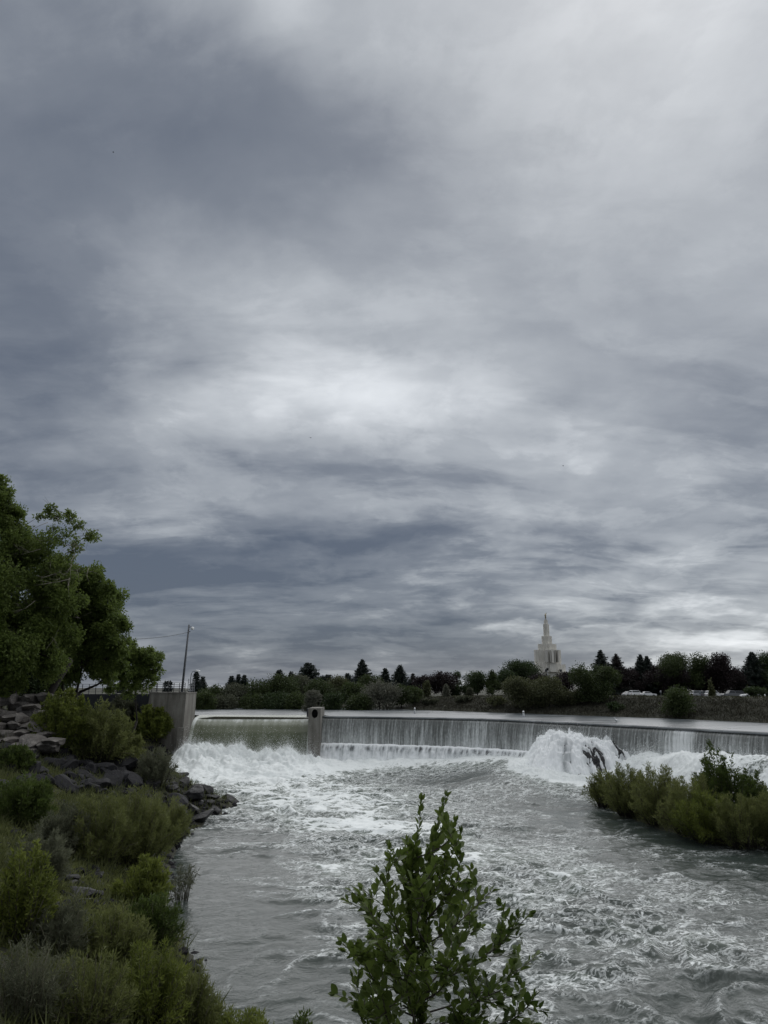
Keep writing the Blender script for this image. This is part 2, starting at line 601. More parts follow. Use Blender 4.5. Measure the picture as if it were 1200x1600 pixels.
M['basalt'] = rockmat('dark basalt', (0.006, 0.006, 0.007), (0.016, 0.016, 0.018), (0.040, 0.040, 0.043), 0.2, (0.6, 0.95))
M['wetrock'] = rockmat('wet basalt', (0.005, 0.005, 0.006), (0.013, 0.013, 0.014), (0.030, 0.030, 0.031), 0.35, (0.38, 0.65))
M['tanrock'] = rockmat('pale weathered ledge', (0.030, 0.027, 0.025), (0.082, 0.075, 0.069), (0.20, 0.185, 0.17))

# ground
m, t, out = newmat('bank soil')
pos = t.n('ShaderNodeNewGeometry').outputs['Position']
n = t.noise(pos, 0.5, 6, 0.6)
fi = t.noise(pos, 7, 5, 0.7)
f = t.m('ADD', t.m('MULTIPLY', n, 0.6), t.m('MULTIPLY', fi, 0.4))
c = t.ramp(f, [(0.3, (0.012, 0.013, 0.009)), (0.5, (0.027, 0.028, 0.016)), (0.7, (0.055, 0.052, 0.034))])
principled(t, out, c, 0.95, t.bump(fi, 0.6, 0.08))
M['ground'] = m

# river water: murky water, aerated water and foam
m, t, out = newmat('river water')
pos = t.n('ShaderNodeNewGeometry').outputs['Position']
foam = t.n('ShaderNodeAttribute', attribute_name='foam').outputs['Fac']
wv = t.vm('SUBTRACT', t.noise(pos, 0.8, 3, 0.5, 0, True), (0.5, 0.5, 0.5))
ws = t.n('ShaderNodeVectorMath', operation='SCALE'); t.link(wv, ws.inputs[0]); ws.inputs[3].default_value = 1.1
pq = t.sep(t.vm('ADD', pos, ws.outputs[0]))
fu = t.m('SUBTRACT', t.m('MULTIPLY', pq[0], 0.30), t.m('MULTIPLY', pq[1], 0.954))
fv = t.m('ADD', t.m('MULTIPLY', pq[0], 0.954), t.m('MULTIPLY', pq[1], 0.30))
pw = t.comb(t.m('MULTIPLY', fv, 0.55), fu, t.m('MULTIPLY', pq[2], 0.6))
la = t.noise(pw, 1.05, 5, 0.56, 0.1)
lb = t.noise(pw, 3.4, 4, 0.58, 0.1)
lc = t.noise(pw, 9.0, 5, 0.66, 0.1)


def rdg(v, k):
    return t.m('SUBTRACT', 1.0, t.m('MULTIPLY', t.m('ABSOLUTE', t.m('SUBTRACT', v, 0.5)), k), clamp=True)


wv2 = t.vm('SUBTRACT', t.noise(pw, 2.6, 3, 0.55, 0, True), (0.5, 0.5, 0.5))
ws2 = t.n('ShaderNodeVectorMath', operation='SCALE'); t.link(wv2, ws2.inputs[0]); ws2.inputs[3].default_value = 0.75
pv = t.vm('ADD', pw, ws2.outputs[0])


def cells(sc, lo, hi):
    v_ = t.n('ShaderNodeTexVoronoi', feature='DISTANCE_TO_EDGE')
    t.link(pv, v_.inputs['Vector']); v_.inputs['Scale'].default_value = sc
    return t.m('SUBTRACT', 1.0, t.smooth(v_.outputs['Distance'], lo, hi))


brk = t.smooth(lb, 0.40, 0.60)
l1 = t.m('MULTIPLY', cells(1.0, 0.0, 0.085), t.smooth(lc, 0.36, 0.56))
l2 = t.m('MULTIPLY', cells(2.6, 0.0, 0.13), brk)
l3 = t.m('MULTIPLY', rdg(lb, 16.0), t.smooth(lc, 0.40, 0.58))
lines = t.m('MAXIMUM', t.m('MAXIMUM', l1, t.m('MULTIPLY', l2, 0.7)), t.m('MULTIPLY', l3, 0.7))
lines = t.m('MULTIPLY', lines, t.smooth(foam, 0.02, 0.28))
mixn = t.m('ADD', t.m('MULTIPLY', la, 0.34), t.m('ADD', t.m('MULTIPLY', lb, 0.34), t.m('MULTIPLY', lc, 0.32)))
patch = t.smooth(t.m('ADD', mixn, t.m('MULTIPLY', foam, 0.42)), 0.75, 0.85)
ff = t.m('MAXIMUM', patch, t.m('MULTIPLY', lines, 1.0))
aer = t.smooth(t.m('ADD', foam, t.m('MULTIPLY', t.m('SUBTRACT', la, 0.5), 0.9)), 0.10, 0.95)
base = t.mix(aer, (0.032, 0.042, 0.037), (0.125, 0.150, 0.127))
fcol = t.mix(t.noise(pos, 5, 4, 0.6), (0.60, 0.64, 0.63), (0.86, 0.88, 0.88))
c = t.mix(ff, base, fcol)
rip = t.noise(pw, 2.4, 3, 0.6)
rp2 = t.noise(pw, 8.0, 3, 0.6)
h = t.m('ADD', t.m('MULTIPLY', rip, 0.55), t.m('ADD', t.m('MULTIPLY', rp2, 0.30), t.m('MULTIPLY', ff, 0.30)))
principled(t, out, c, t.m('ADD', t.m('ADD', 0.14, t.m('MULTIPLY', aer, 0.20)), t.m('MULTIPLY', ff, 0.4)), t.bump(h, 0.7, 0.12), ior=1.33, spec=t.m('SUBTRACT', 0.32, t.m('MULTIPLY', aer, 0.14)))
M['river'] = m

# upper water
m, t, out = newmat('reservoir water')
pos = t.n('ShaderNodeNewGeometry').outputs['Position']
s = t.sep(pos)
str1 = t.noise(t.vm('MULTIPLY', pos, (0.10, 0.45, 1)), 1.0, 4, 0.6)
rip = t.noise(t.vm('MULTIPLY', pos, (0.7, 1.6, 1)), 1.3, 4, 0.6)
h = t.m('MULTIPLY', rip, t.m('ADD', 0.3, str1))
principled(t, out, t.mix(t.smooth(str1, 0.4, 0.65), (0.050, 0.060, 0.066), (0.145, 0.160, 0.168)),
           t.m('ADD', 0.16, t.m('MULTIPLY', str1, 0.3)), t.bump(h, 0.55, 0.12), ior=1.33)
M['reservoir'] = m


# falling water: uses attributes along (metres along the dam) and white (how broken the water is, plus a painted reflection on the nappe)
def fallmat(name, fine, dark, grey, white, lo, hi, rough=0.3):
    m, t, out = newmat(name)
    al = t.n('ShaderNodeAttribute', attribute_name='along').outputs['Fac']
    dn = t.n('ShaderNodeAttribute', attribute_name='down').outputs['Fac']
    wh = t.n('ShaderNodeAttribute', attribute_name='white').outputs['Fac']
    wob = t.m('MULTIPLY', t.m('SUBTRACT', t.noise(t.comb(al, t.m('MULTIPLY', dn, 0.6), 0.0), 0.6, 3, 0.5), 0.5), 0.25)
    a2 = t.m('ADD', al, wob)
    s1 = t.noise(t.comb(t.m('MULTIPLY', a2, fine), t.m('MULTIPLY', dn, 0.22), 3.0), 1.0, 4, 0.62)
    s2 = t.noise(t.comb(t.m('MULTIPLY', a2, fine * 0.32), t.m('MULTIPLY', dn, 0.12), 8.0), 1.0, 3, 0.55)
    s3 = t.noise(t.comb(t.m('MULTIPLY', a2, fine * 1.1), t.m('MULTIPLY', dn, 2.6), 5.0), 1.0, 4, 0.6)
    q = t.m('ADD', t.m('ADD', t.m('MULTIPLY', s1, 0.55), t.m('MULTIPLY', s2, 0.30)), t.m('MULTIPLY', s3, 0.25))
    q = t.m('ADD', q, wh)
    f = t.smooth(q, lo, hi)
    c = t.ramp(f, [(0.0, dark), (0.45, grey), (1.0, white)])
    principled(t, out, c, t.m('ADD', rough, t.m('MULTIPLY', f, 0.4)), t.bump(q, 0.5, 0.15), ior=1.33)
    return m


M['curtain'] = fallmat('falling curtain of water', 5.0, (0.12, 0.126, 0.12), (0.36, 0.375, 0.37), (0.76, 0.78, 0.78), 0.40, 0.82)
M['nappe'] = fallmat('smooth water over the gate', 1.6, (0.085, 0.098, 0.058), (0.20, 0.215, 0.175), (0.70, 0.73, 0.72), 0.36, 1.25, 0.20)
M['cascade'] = fallmat('white cascade', 3.0, (0.050, 0.052, 0.052), (0.40, 0.42, 0.43), (0.86, 0.88, 0.89), 0.38, 0.95, 0.4)
m, t, out = newmat('spray'); principled(t, out, (0.86, 0.88, 0.88), 0.7); M['spray'] = m

# ------------------------------------------------------------------ ground sheet
def axis(lo, hi, step, far, growth=1.25):
    a = list(np.arange(lo, hi + 1e-6, step))
    s = step
    v = hi
    while v < far:
        s *= growth; v += s; a.append(v)
    s = step; v = lo
    while v > -far:
        s *= growth; v -= s; a.insert(0, v)
    return np.array(a)


gx = axis(-72, 62, 0.55, 6000)
gy = axis(-12, 190, 0.6, 6000)
GX, GY = np.meshgrid(gx, gy)
GZ = zt(GX.ravel(), GY.ravel())


def gridfaces(ny, nx):
    i = np.arange(ny * nx).reshape(ny, nx)
    return np.stack([i[:-1, :-1], i[:-1, 1:], i[1:, 1:], i[1:, :-1]], -1).reshape(-1, 4)


ground = obj('ground', np_mesh('ground', np.stack([GX.ravel(), GY.ravel(), GZ], 1), gridfaces(len(gy), len(gx)), True), M['ground'])
tag(ground, 'dark earth banks of the river under shrubs and trees', 'ground', kind='structure')

# ------------------------------------------------------------------ lower river
RS = 0.105
rx = np.arange(-31, 47, RS)
ry = np.arange(11, 104, RS)
RX, RY = np.meshgrid(rx, ry)
x, y = RX.ravel(), RY.ravel()
inL = sdist(x, y, LOWPOLY)
# rise of the rapids towards the right end of the falls
zbase = 1.7 * sstep(y, 64, 80) * sstep(x, 4, 15) + 0.5 * sstep(y, 78, 92) * sstep(x, -6, 4) * (1 - sstep(x, 4, 15))
RC0 = atd(888, 1190, 79.5)
# distance from the dam line measured towards the viewer
dd = np.full(x.shape, 1e9)
dc = DAMC[::4]
for i in range(len(dc)):
    dd = np.minimum(dd, (x - dc[i, 0]) ** 2 + (y - dc[i, 1]) ** 2)
dd = np.sqrt(dd)
shelf = sstep(x, 17, 29) * np.exp(-np.clip(dd - 2.5, 0, None) ** 2 / 2 / 2.6 ** 2)
zbase = np.maximum(zbase, 3.9 * shelf)
zbase = zbase + 0.55 * np.exp(-(dd - 2.2) ** 2 / 2 / 1.6 ** 2) * sstep(x, -10, -6)


def gat(px, py, sx, sy):
    p = at(px, py)
    return np.exp(-((x - p[0]) / sx) ** 2 - ((y - p[1]) / sy) ** 2)


# boiling heap under the gate
pxs = [240, 268, 300, 330, 360, 400, 430, 458, 476, 495, 530, 600]
pzs = [1.2, 2.3, 3.25, 3.3, 2.7, 1.9, 2.2, 2.7, 2.0, 1.2, 0.7, 0.4]
hx = np.interp(x, [atd(q, 1160, 95)[0] for q in pxs], pzs)
heap = hx * np.where(y > 95, np.exp(-((y - 95) / 3.0) ** 2), np.exp(-((y - 95) / 5.5) ** 2) * 0.82 + 0.18 * np.exp(-((y - 95) / 16.0) ** 2))
heap = heap * sstep(-inL, -3.0, 2.0)
turb = 0.16 + 0.55 * gat(480, 1250, 10, 22) + 0.85 * gat(380, 1215, 9, 12) + 0.42 * gat(640, 1330, 9, 14) + 0.34 * gat(860, 1440, 8, 10) \
    + 0.25 * gat(700, 1500, 7, 6) + 0.2 * gat(1050, 1450, 7, 8) + 0.2 * gat(1000, 1550, 6, 5)
turb *= (1 - 0.5 * gat(330, 1430, 5, 12)) * 1.4
# flow aligned, domain warped waves
ang = math.radians(-72)
u = x * math.cos(ang) + y * math.sin(ang)
v = -x * math.sin(ang) + y * math.cos(ang)
wx = 1.2 * fbm(x * 0.14, y * 0.14, 3, 21)
wy = 1.2 * fbm(x * 0.14 + 40, y * 0.14, 3, 31)
r1 = 1 - np.abs(perlin(u * 0.26 + wx, v * 0.13 + wy, 41)) * 1.6
r2 = 1 - np.abs(perlin(u * 0.62 + wx * 1.5, v * 0.32 + wy, 43)) * 1.6
r3 = fbm(u * 1.1 + wx, v * 0.9 + wy, 2, 47, 0.5)
r4 = 1 - np.abs(perlin(u * 1.7 + wx * 2, v * 1.3 + wy, 48)) * 1.8
wave = 0.46 * (r1 - 0.55) + 0.13 * (r2 - 0.55) + 0.09 * r3 + 0.05 * (r4 - 0.55)
bill = np.abs(fbm(x * 0.30, y * 0.30 + 3, 1, 51)) * 1.0 + np.abs(perlin(x * 0.8, y * 0.8, 55)) * 0.5 + np.abs(perlin(x * 1.9, y * 1.9, 56)) * 0.26 + np.abs(perlin(x * 4.1, y * 4.1, 57)) * 0.13
calm0 = sstep(-1.5 - 0.16 * (y - 25) - x, -2.5, 2.5) * sstep(60 - y, -3, 5)
z = zbase + heap + wave * turb * 1.15 * (1 - 0.35 * calm0) + 0.03 * fbm(x * 1.3, y * 1.3, 2, 61)
heavy = np.clip(heap / 1.2, 0, 1)
z += heavy * (bill - 0.55) * (0.55 + 0.35 * heap)
stp = np.clip(zbase / 2.5, 0, 1) * sstep(x, 13, 19)
z += stp * ((bill - 0.5) * 0.42 + 0.16 * np.abs(perlin(x * 2.9, y * 2.9, 58)))
# foam cover
fo = 0.03 + 0.80 * gat(370, 1205, 11, 16) + 0.54 * gat(480, 1250, 10, 16) + 0.46 * gat(600, 1290, 9, 14) + 0.36 * gat(720, 1340, 9, 10) + 0.24 * gat(880, 1420, 8, 8) \
    + 0.12 * gat(960, 1520, 8, 6) + 0.10 * gat(1120, 1420, 6, 9) + 0.14 * gat(500, 1470, 2.0, 1.6) + 0.16 * gat(760, 1240, 14, 5)
fo += 1.0 * np.clip(heap / 1.0, 0, 1) + 0.75 * np.exp(-(dd / 5.5) ** 2) * sstep(x, -11, -6) + 0.9 * stp
fo += 0.5 * gat(840, 1213, 7, 4)
fo *= 1 - 0.75 * gat(730, 1228, 9, 4.0)
calm = sstep(-1.5 - 0.16 * (y - 25) - x + 1.3 * fbm(x * 0.2, y * 0.2, 3, 66), -2.5, 2.5) * sstep(60 + 3 * fbm(x * 0.25, y * 0.25, 2, 67) - y, -3, 5)
fo *= 1 - 0.85 * calm
patchy = fbm(x * 0.16 + 0.4 * wx, y * 0.20 + 0.4 * wy, 3, 71)
near_ = sstep(70 - y, 0, 14)
fo *= 1 - near_ * 0.62 * sstep(-patchy, -0.16, 0.22)
fo += np.clip(turb, 0, 0.7) * (0.95 * np.clip(r1 - 0.74, 0, 1) + 0.55 * np.clip(r2 - 0.78, 0, 1)) * 1.7 * (0.55 + 1.3 * np.clip(patchy + 0.25, 0, 1))
fo *= 0.80 + 0.20 * sstep(y + 2.5 * patchy, 23, 42)
fo *= 1 - 0.15 * sstep(x - 0.22 * y, -1, 8) * sstep(62 - y, 0, 8)
rb = np.sqrt(((x - RC0[0] - 0.8) / 6.4) ** 2 + ((y + 0.62 * np.clip(x - RC0[0], -1.5, 8) - 79.0) / 5.4) ** 2)
fo += 0.9 * np.exp(-((rb - 0.95) / 0.28) ** 2)
z += 0.45 * np.exp(-((rb - 0.9) / 0.2) ** 2) * (0.4 + bill)
fo = np.clip(fo, 0, 1.2)
keep = inL < 1.6
ix = gridfaces(len(ry), len(rx))
ix = ix[keep[ix].all(1)]
used = np.unique(ix)
remap = np.full(len(x), -1); remap[used] = np.arange(len(used))
river = obj('river', np_mesh('river', np.stack([x, y, z], 1)[used], remap[ix], True, {'foam': fo[used]}), M['river'])
tag(river, 'grey green rapids with white foam below the falls', 'river', kind='structure')


def wz_at(px_, py_):
    i = np.clip(np.rint((py_ - ry[0]) / RS).astype(int), 0, len(ry) - 1)
    j = np.clip(np.rint((px_ - rx[0]) / RS).astype(int), 0, len(rx) - 1)
    return z.reshape(len(ry), len(rx))[i, j]


# ------------------------------------------------------------------ upper river (one n-gon sheet, cut fine near the crest)
ux = axis(-80, 80, 1.0, 240, 1.3)
uy = axis(28, 170, 1.0, 300, 1.3)
UX, UY = np.meshgrid(ux, uy)
du = sdist(UX.ravel(), UY.ravel(), RESPOLY)
fi_ = gridfaces(len(uy), len(ux))
cx_ = UX.ravel()[fi_].mean(1); cy_ = UY.ravel()[fi_].mean(1)
# on the dam side the sheet stops behind the crest; elsewhere it runs under the banks
ddam = np.full(len(fi_), 1e9)
for p in DAMC[::4]:
    ddam = np.minimum(ddam, (cx_ - p[0]) ** 2 + (cy_ - p[1]) ** 2)
ddam = np.sqrt(ddam)
gate = (cx_ > XA - 6) & (cx_ < XP1 + 1) & (cy_ < 103.6)
ok = (du[fi_].max(1) < 6) & ~((du[fi_].max(1) > -1.0) & (ddam < 6)) & ~gate & ~((cx_ < XA - 1) & (cy_ < 106))
ok &= sdist(cx_, cy_, LOWPOLY) > 0.8
fk = fi_[ok]
usd = np.unique(fk); rm = np.full(UX.size, -1); rm[usd] = np.arange(len(usd))
V = np.stack([UX.ravel(), UY.ravel(), np.full(UX.size, ZR)], 1)[usd]
reservoir = obj('reservoir', np_mesh('reservoir', V, rm[fk], True), M['reservoir'])
tag(reservoir, 'calm grey water of the upper river behind the dam', 'river', kind='structure')


# ------------------------------------------------------------------ sweep along the dam
def frame_along(C):
    T = np.gradient(C, axis=0)
    T /= np.linalg.norm(T, axis=1)[:, None]
    N = np.stack([T[:, 1], -T[:, 0]], 1)      # towards the viewer (downstream)
    s = np.concatenate([[0], np.cumsum(np.linalg.norm(np.diff(C, axis=0), axis=1))])
    return N, s


def sweep(C, prof, jitter=None):
    """prof list of (offset downstream, z); returns V grid rows per profile point"""
    N, s = frame_along(C)
    rows = []
    for k, (o, zz) in enumerate(prof):
        oo = np.full(len(C), o) + (jitter[k] if jitter is not None else 0)
        zq = zz if np.ndim(zz) else np.full(len(C), zz)
        rows.append(np.stack([C[:, 0] + N[:, 0] * oo, C[:, 1] + N[:, 1] * oo, zq], 1))
    return np.array(rows), s


def densify(prof, n):
    P = np.array(prof, float)
    L = np.concatenate([[0], np.cumsum(np.linalg.norm(np.diff(P, axis=0), axis=1))])
    q = np.linspace(0, L[-1], n)
    return np.stack([np.interp(q, L, P[:, 0]), np.interp(q, L, P[:, 1])], 1), q


# upper water running up to the crest, then over the lip and down
LEDGE = float(HC - slope(1161) * 98.5)
N_, S_ = frame_along(DAMC)
lip = np.concatenate([np.stack([np.linspace(-7, -0.3, 10), np.full(10, ZR + 0.004)], 1)])
apron, _ = sweep(DAMC, lip)
nr = len(lip)
fsq = gridfaces(nr, len(DAMC))
crest = obj('crest_water', np_mesh('crest_water', apron.reshape(-1, 3), fsq[:, ::-1], True), M['reservoir'])
tag(crest, 'smooth sheet of water sliding to the edge of the dam', 'river', kind='structure')

ridgep = densify([(-0.3, ZR + 0.004), (-0.12, ZR + 0.05), (0.1, ZR + 0.06), (0.26, ZR - 0.02), (0.33, ZR - 0.14)], 12)[0]
rid, _ = sweep(DAMC, ridgep)
lipo = obj('crest_lip', np_mesh('crest_lip', rid.reshape(-1, 3), gridfaces(12, len(DAMC))[:, ::-1], True), M['reservoir'])
tag(lipo, 'thin rolled edge of water along the dam crest', 'river', kind='structure')

cp, cq = densify([(0.18, ZR - 0.16), (0.42, ZR - 0.42), (0.62, ZR - 1.0), (0.80, ZR - 1.9), (0.92, LEDGE), (0.96, LEDGE - 0.6)], 34)
jit = []
sn = S_
for k in range(len(cp)):
    a = 0.02 + 0.10 * cq[k] / cq[-1]
    jit.append(a * (fbm(sn * 2.2, np.full_like(sn, cq[k] * 0.25), 4, 81)) * 1.4)
cur, _ = sweep(DAMC, cp, jit)
al = np.tile(S_, len(cp)); dn = np.repeat(cq, len(S_))
wh = np.repeat(-0.10 + 0.16 * np.clip(cq / 3.0, 0, 1), len(S_)) + 0.16 * np.clip(fbm(al * 0.16, dn * 0.05, 3, 83), -0.6, 1)
wh += 0.28 * np.exp(-((al - S_[np.argmin(abs(DAMC[:, 0] - atd(1110, 1150, 65)[0]))]) / 1.3) ** 2)   # a broken patch
curtain = obj('waterfall', np_mesh('waterfall', cur.reshape(-1, 3), gridfaces(len(cp), len(S_))[:, ::-1], True,
                                   {'along': al, 'down': dn, 'white': wh}), M['curtain'])
tag(curtain, 'long grey curtain of water falling over the dam', 'waterfall', kind='structure')

# lower white apron, from the ledge to the pool, along the left two thirds
iE = int(np.argmin(abs(DAMC[:, 0] - atd(880, 1150, 82)[0])))
C2 = DAMC[:iE]
bp, bq = densify([(0.75, LEDGE - 0.05), (1.05, LEDGE + 0.02), (1.35, LEDGE - 0.15), (1.65, LEDGE - 0.7), (1.95, LEDGE - 1.6), (2.15, 0.9), (2.3, 0.2)], 40)
s2 = S_[:iE]
jit = []
for k in range(len(bp)):
    a = 0.12 + 0.28 * bq[k] / bq[-1]
    jit.append(a * (np.abs(fbm(s2 * 1.1, np.full_like(s2, bq[k] * 0.35), 4, 91)) * 2 - 0.4))
zsw = [bp[k, 1] + 0.13 * fbm(s2 * 1.6, np.full_like(s2, bq[k] * 1.5), 4, 95) for k in range(len(bp))]
low, _ = sweep(C2, [(bp[k, 0], zsw[k]) for k in range(len(bp))], jit)
al = np.tile(s2, len(bp)); dn = np.repeat(bq, len(s2))
tt = dn / bq[-1]
wh = 0.26 - 0.34 * np.exp(-((tt - 0.30 - 0.06 * fbm(al * 0.9, dn * 0, 2, 99)) / 0.11) ** 2) * np.clip(0.22 + 1.9 * fbm(al * 2.3, dn * 0.5, 4, 97), 0, 1.0) + 0.18 * sstep(tt, 0.35, 0.9) - 0.40 * np.clip(fbm(al * 1.7, dn * 0.06, 3, 98), 0, 1)
wh += 0.25 * np.exp(-((tt - 0.10) / 0.08) ** 2)
apro = obj('lower_cascade', np_mesh('lower_cascade', low.reshape(-1, 3), gridfaces(len(bp), len(s2))[:, ::-1], True,
                                    {'along': al, 'down': dn, 'white': wh}), M['cascade'])
tag(apro, 'white broken water tumbling from the ledge below the curtain', 'waterfall', kind='structure')

# the dam behind the water
mb = MB()
dp = [(-2.2, ZR - 0.12), (0.05, ZR - 0.12), (0.10, ZR - 0.5), (0.25, ZR - 1.2), (0.5, LEDGE - 0.1), (0.9, LEDGE - 0.12), (1.1, LEDGE - 0.8), (1.4, -0.5), (1.4, -2.0), (-2.2, -2.0)]
CD = DAMC[::10]
dv, _ = sweep(CD, dp)
nd_, nc = len(dp), len(CD)
fs = [(k * nc + i, ((k + 1) % nd_) * nc + i, ((k + 1) % nd_) * nc + i + 1, k * nc + i + 1) for k in range(nd_) for i in range(nc - 1)]
fs += [tuple(k * nc for k in range(nd_)), tuple(k * nc + nc - 1 for k in range(nd_ - 1, -1, -1))]
mb.add(dv.reshape(-1, 3), fs)
dam = mb.build('concrete_dam', M['wetrock'])
tag(dam, 'long curved dam wall hidden behind the falling water', 'dam')

# ------------------------------------------------------------------ gate, nappe, pier, abutment
prof, pq = densify([(-1.5, ZR + 0.004), (-0.9, ZR + 0.002), (-0.2, ZR - 0.05), (1.1, ZR - 0.26), (2.1, ZR - 0.62), (3.0, ZR - 1.20), (3.75, ZR - 2.05), (4.35, ZR - 3.1), (4.75, ZR - 4.6), (5.0, -0.3)], 46)
gxs = np.linspace(XA - 0.05, XP0 + 0.05, 130)
Y0 = 103.0
rows = []
edge = np.exp(-(gxs - gxs[0]) / 0.8) * 0.5 + np.exp(-(gxs[-1] - gxs) / 0.7) * 0.45
for k in range(len(prof)):
    tq = k / (len(prof) - 1)
    yy = Y0 - prof[k, 0] - tq * 0.06 * fbm(gxs * 1.3, np.full_like(gxs, pq[k] * 0.2), 3, 101) - 0.8 * tq * edge
    zz = prof[k, 1] + sstep(tq, 0.1, 0.4) * edge * 0.35
    rows.append(np.stack([gxs, yy, zz], 1))
rows = np.array(rows)
al = np.tile(gxs, len(prof)); dn = np.repeat(pq, len(gxs))
wh = -0.02 + 0.40 * np.exp(-((dn - 3.1) / 1.3) ** 2) - 0.12 * np.exp(-((dn - 5.5) / 0.7) ** 2) + 0.16 * fbm(al * 0.8, dn * 0.05, 3, 103) + np.tile(0.35 * (edge > 0.3), len(prof)) * sstep(dn, 2.0, 5.0) + 0.10 * sstep(dn, 6.0, 9.0)  # pale band near the top painted as sky reflection, darker band below it
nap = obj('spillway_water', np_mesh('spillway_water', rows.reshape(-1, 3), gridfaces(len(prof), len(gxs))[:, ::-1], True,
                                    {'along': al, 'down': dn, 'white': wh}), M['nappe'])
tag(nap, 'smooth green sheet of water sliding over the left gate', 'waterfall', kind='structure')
gm = MB()
gp = [(Y0 + 2, -1.5), (Y0 + 2, ZR - 0.5), (Y0 - 1.4, ZR - 0.55), (Y0 - 2.6, ZR - 1.2), (Y0 - 3.6, ZR - 2.8), (Y0 - 4.2, -1.5)]
gm.add([(XA + 0.01, a, b) for a, b in gp] + [(XP0 - 0.01, a, b) for a, b in gp],
       [tuple(range(6)), tuple(range(11, 5, -1))] + [(i, (i + 1) % 6, 6 + (i + 1) % 6, 6 + i) for i in range(6)])
gt = gm.build('spillway_gate', M['darksteel'])
tag(gt, 'dark gate under the smooth green water between abutment and pier', 'dam gate')

# pier with its round opening
PT = float(HC - slope(1106.5) * 97)
pier = empty('concrete_pier', ((XP0 + XP1) / 2, 97, -0.5), 'narrow concrete pier with a round dark opening between gate and falls', 'pier')
pw_ = XP1 - XP0
bm = bmesh.new()
b0 = 0.86
tz = PT + 0.5
outer = [bm.verts.new(v) for v in [(-pw_ / 2 * b0, 0.05, 0), (pw_ / 2 * b0, 0.05, 0), (pw_ / 2, 0, tz * 0.55), (pw_ / 2, 0, tz), (-pw_ / 2, 0, tz), (-pw_ / 2 * 0.98, 0, tz * 0.55)]]
hc = (0.03, tz - float(1121.0 - 1106.5) * 97 / F * 0.5 - 0.06)
hr = (0.40, 0.56)
inner = [bm.verts.new((hc[0] + hr[0] * math.cos(a), 0, hc[1] + hr[1] * math.sin(a))) for a in np.linspace(0, 2 * math.pi, 28, endpoint=False)]
ed = [bm.edges.new((outer[i], outer[(i + 1) % 6])) for i in range(6)] + [bm.edges.new((inner[i], inner[(i + 1) % 28])) for i in range(28)]
bmesh.ops.triangle_fill(bm, edges=ed, use_beauty=True)
back = [bm.verts.new((v.co.x, 6.0, v.co.z)) for v in outer]
for i in range(6):
    bm.faces.new((outer[i], back[i], back[(i + 1) % 6], outer[(i + 1) % 6]))
bm.faces.new(back)
bmesh.ops.recalc_face_normals(bm, faces=bm.faces)
me = bpy.data.meshes.new('shaft'); bm.to_mesh(me); bm.free()
obj('shaft', me, M['concrete'], pier)
mb = MB()
ring = [(hc[0] + hr[0] * math.cos(a), hc[1] + hr[1] * math.sin(a)) for a in np.linspace(0, 2 * math.pi, 28, endpoint=False)]
mb.add([(a, 0.0, b) for a, b in ring] + [(a, 0.9, b) for a, b in ring],
       [(i, (i + 1) % 28, 28 + (i + 1) % 28, 28 + i) for i in range(28)] + [tuple(range(28, 56))], True)
mb.build('pipe_opening', M['black'], pier)
mb = MB()
mb.box(-pw_ / 2 - 0.32, -pw_ / 2 + 0.01, 0.9, 5.5, tz - 1.15, tz - 0.12)
mb.build('side_bracket', M['darksteel'], pier)
mb = MB()
mb.tube([(-0.05, -0.02, 2.05), (0.1, -0.05, 1.2), (0.0, -0.1, 0.3)], [0.34, 0.55, 0.65], 9)
mb.build('wet_foot', M['wetrock'], pier)

AT = float(HC - slope(1083.5) * 96)
XL = float(atd(233, 1100, 96)[0])
ab = empty('concrete_abutment', (XA, 96, 0), 'stained concrete abutment wall at the left end of the dam', 'abutment wall')
mb = MB()
x0, x1 = XL - XA, 0.0
vs = [(x0 - 0.7, -0.35, -0.5), (x1 - 0.2, -0.2, -0.5), (x1 - 0.15, 5.2, -0.5), (x0 - 0.7, 5.2, -0.5),
      (x0, 0, AT), (x1, 0, AT), (x1, 5.2, AT), (x0, 5.2, AT)]
mb.add(vs, [(0, 3, 2, 1), (4, 5, 6, 7), (0, 1, 5, 4), (1, 2, 6, 5), (2, 3, 7, 6), (3, 0, 4, 7)])
mb.build('wall', M['concrete'], ab)
mb = MB()
mb.box(x0 - 0.06, 0.06, -0.06, 5.25, AT + 0.003, AT + 0.16)
mb.build('coping', M['concrete'], ab)
mb = MB()
mb.box(-0.62, 0.22, -0.95, -0.12, 1.0, HC - slope(1137) * 95.5)
mb.build('step_block', M['concrete'], ab)


# dark retaining wall, walkway and railing left of the abutment
XW = float(atd(95, 1085, 99)[0])
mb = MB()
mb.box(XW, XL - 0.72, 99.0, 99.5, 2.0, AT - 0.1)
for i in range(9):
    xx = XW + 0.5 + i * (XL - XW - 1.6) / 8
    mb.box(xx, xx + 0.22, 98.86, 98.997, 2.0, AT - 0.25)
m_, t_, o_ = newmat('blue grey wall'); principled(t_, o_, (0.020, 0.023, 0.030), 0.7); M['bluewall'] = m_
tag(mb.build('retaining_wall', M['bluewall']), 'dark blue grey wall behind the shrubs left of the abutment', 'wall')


def railing(name, xa, xb, yy, z0, h, n, bars, label, cat='railing', group=None):
    r = empty(name, (xa, yy, z0), label, cat, group)
    for i in range(n):
        p = MB()
        xx = (xb - xa) * i / (n - 1)
        p.box(xx - 0.035, xx + 0.035, -0.035, 0.035, 0, h)
        p.build('post', M['darksteel'], r)
    for k in range(bars):
        zz = h * (k + 1) / bars
        rb = MB()
        rb.box(-0.03, xb - xa + 0.03, -0.025, 0.025, zz - 0.025 + 0.03, zz + 0.025 + 0.03)
        rb.build('rail', M['darksteel'], r)
    return r


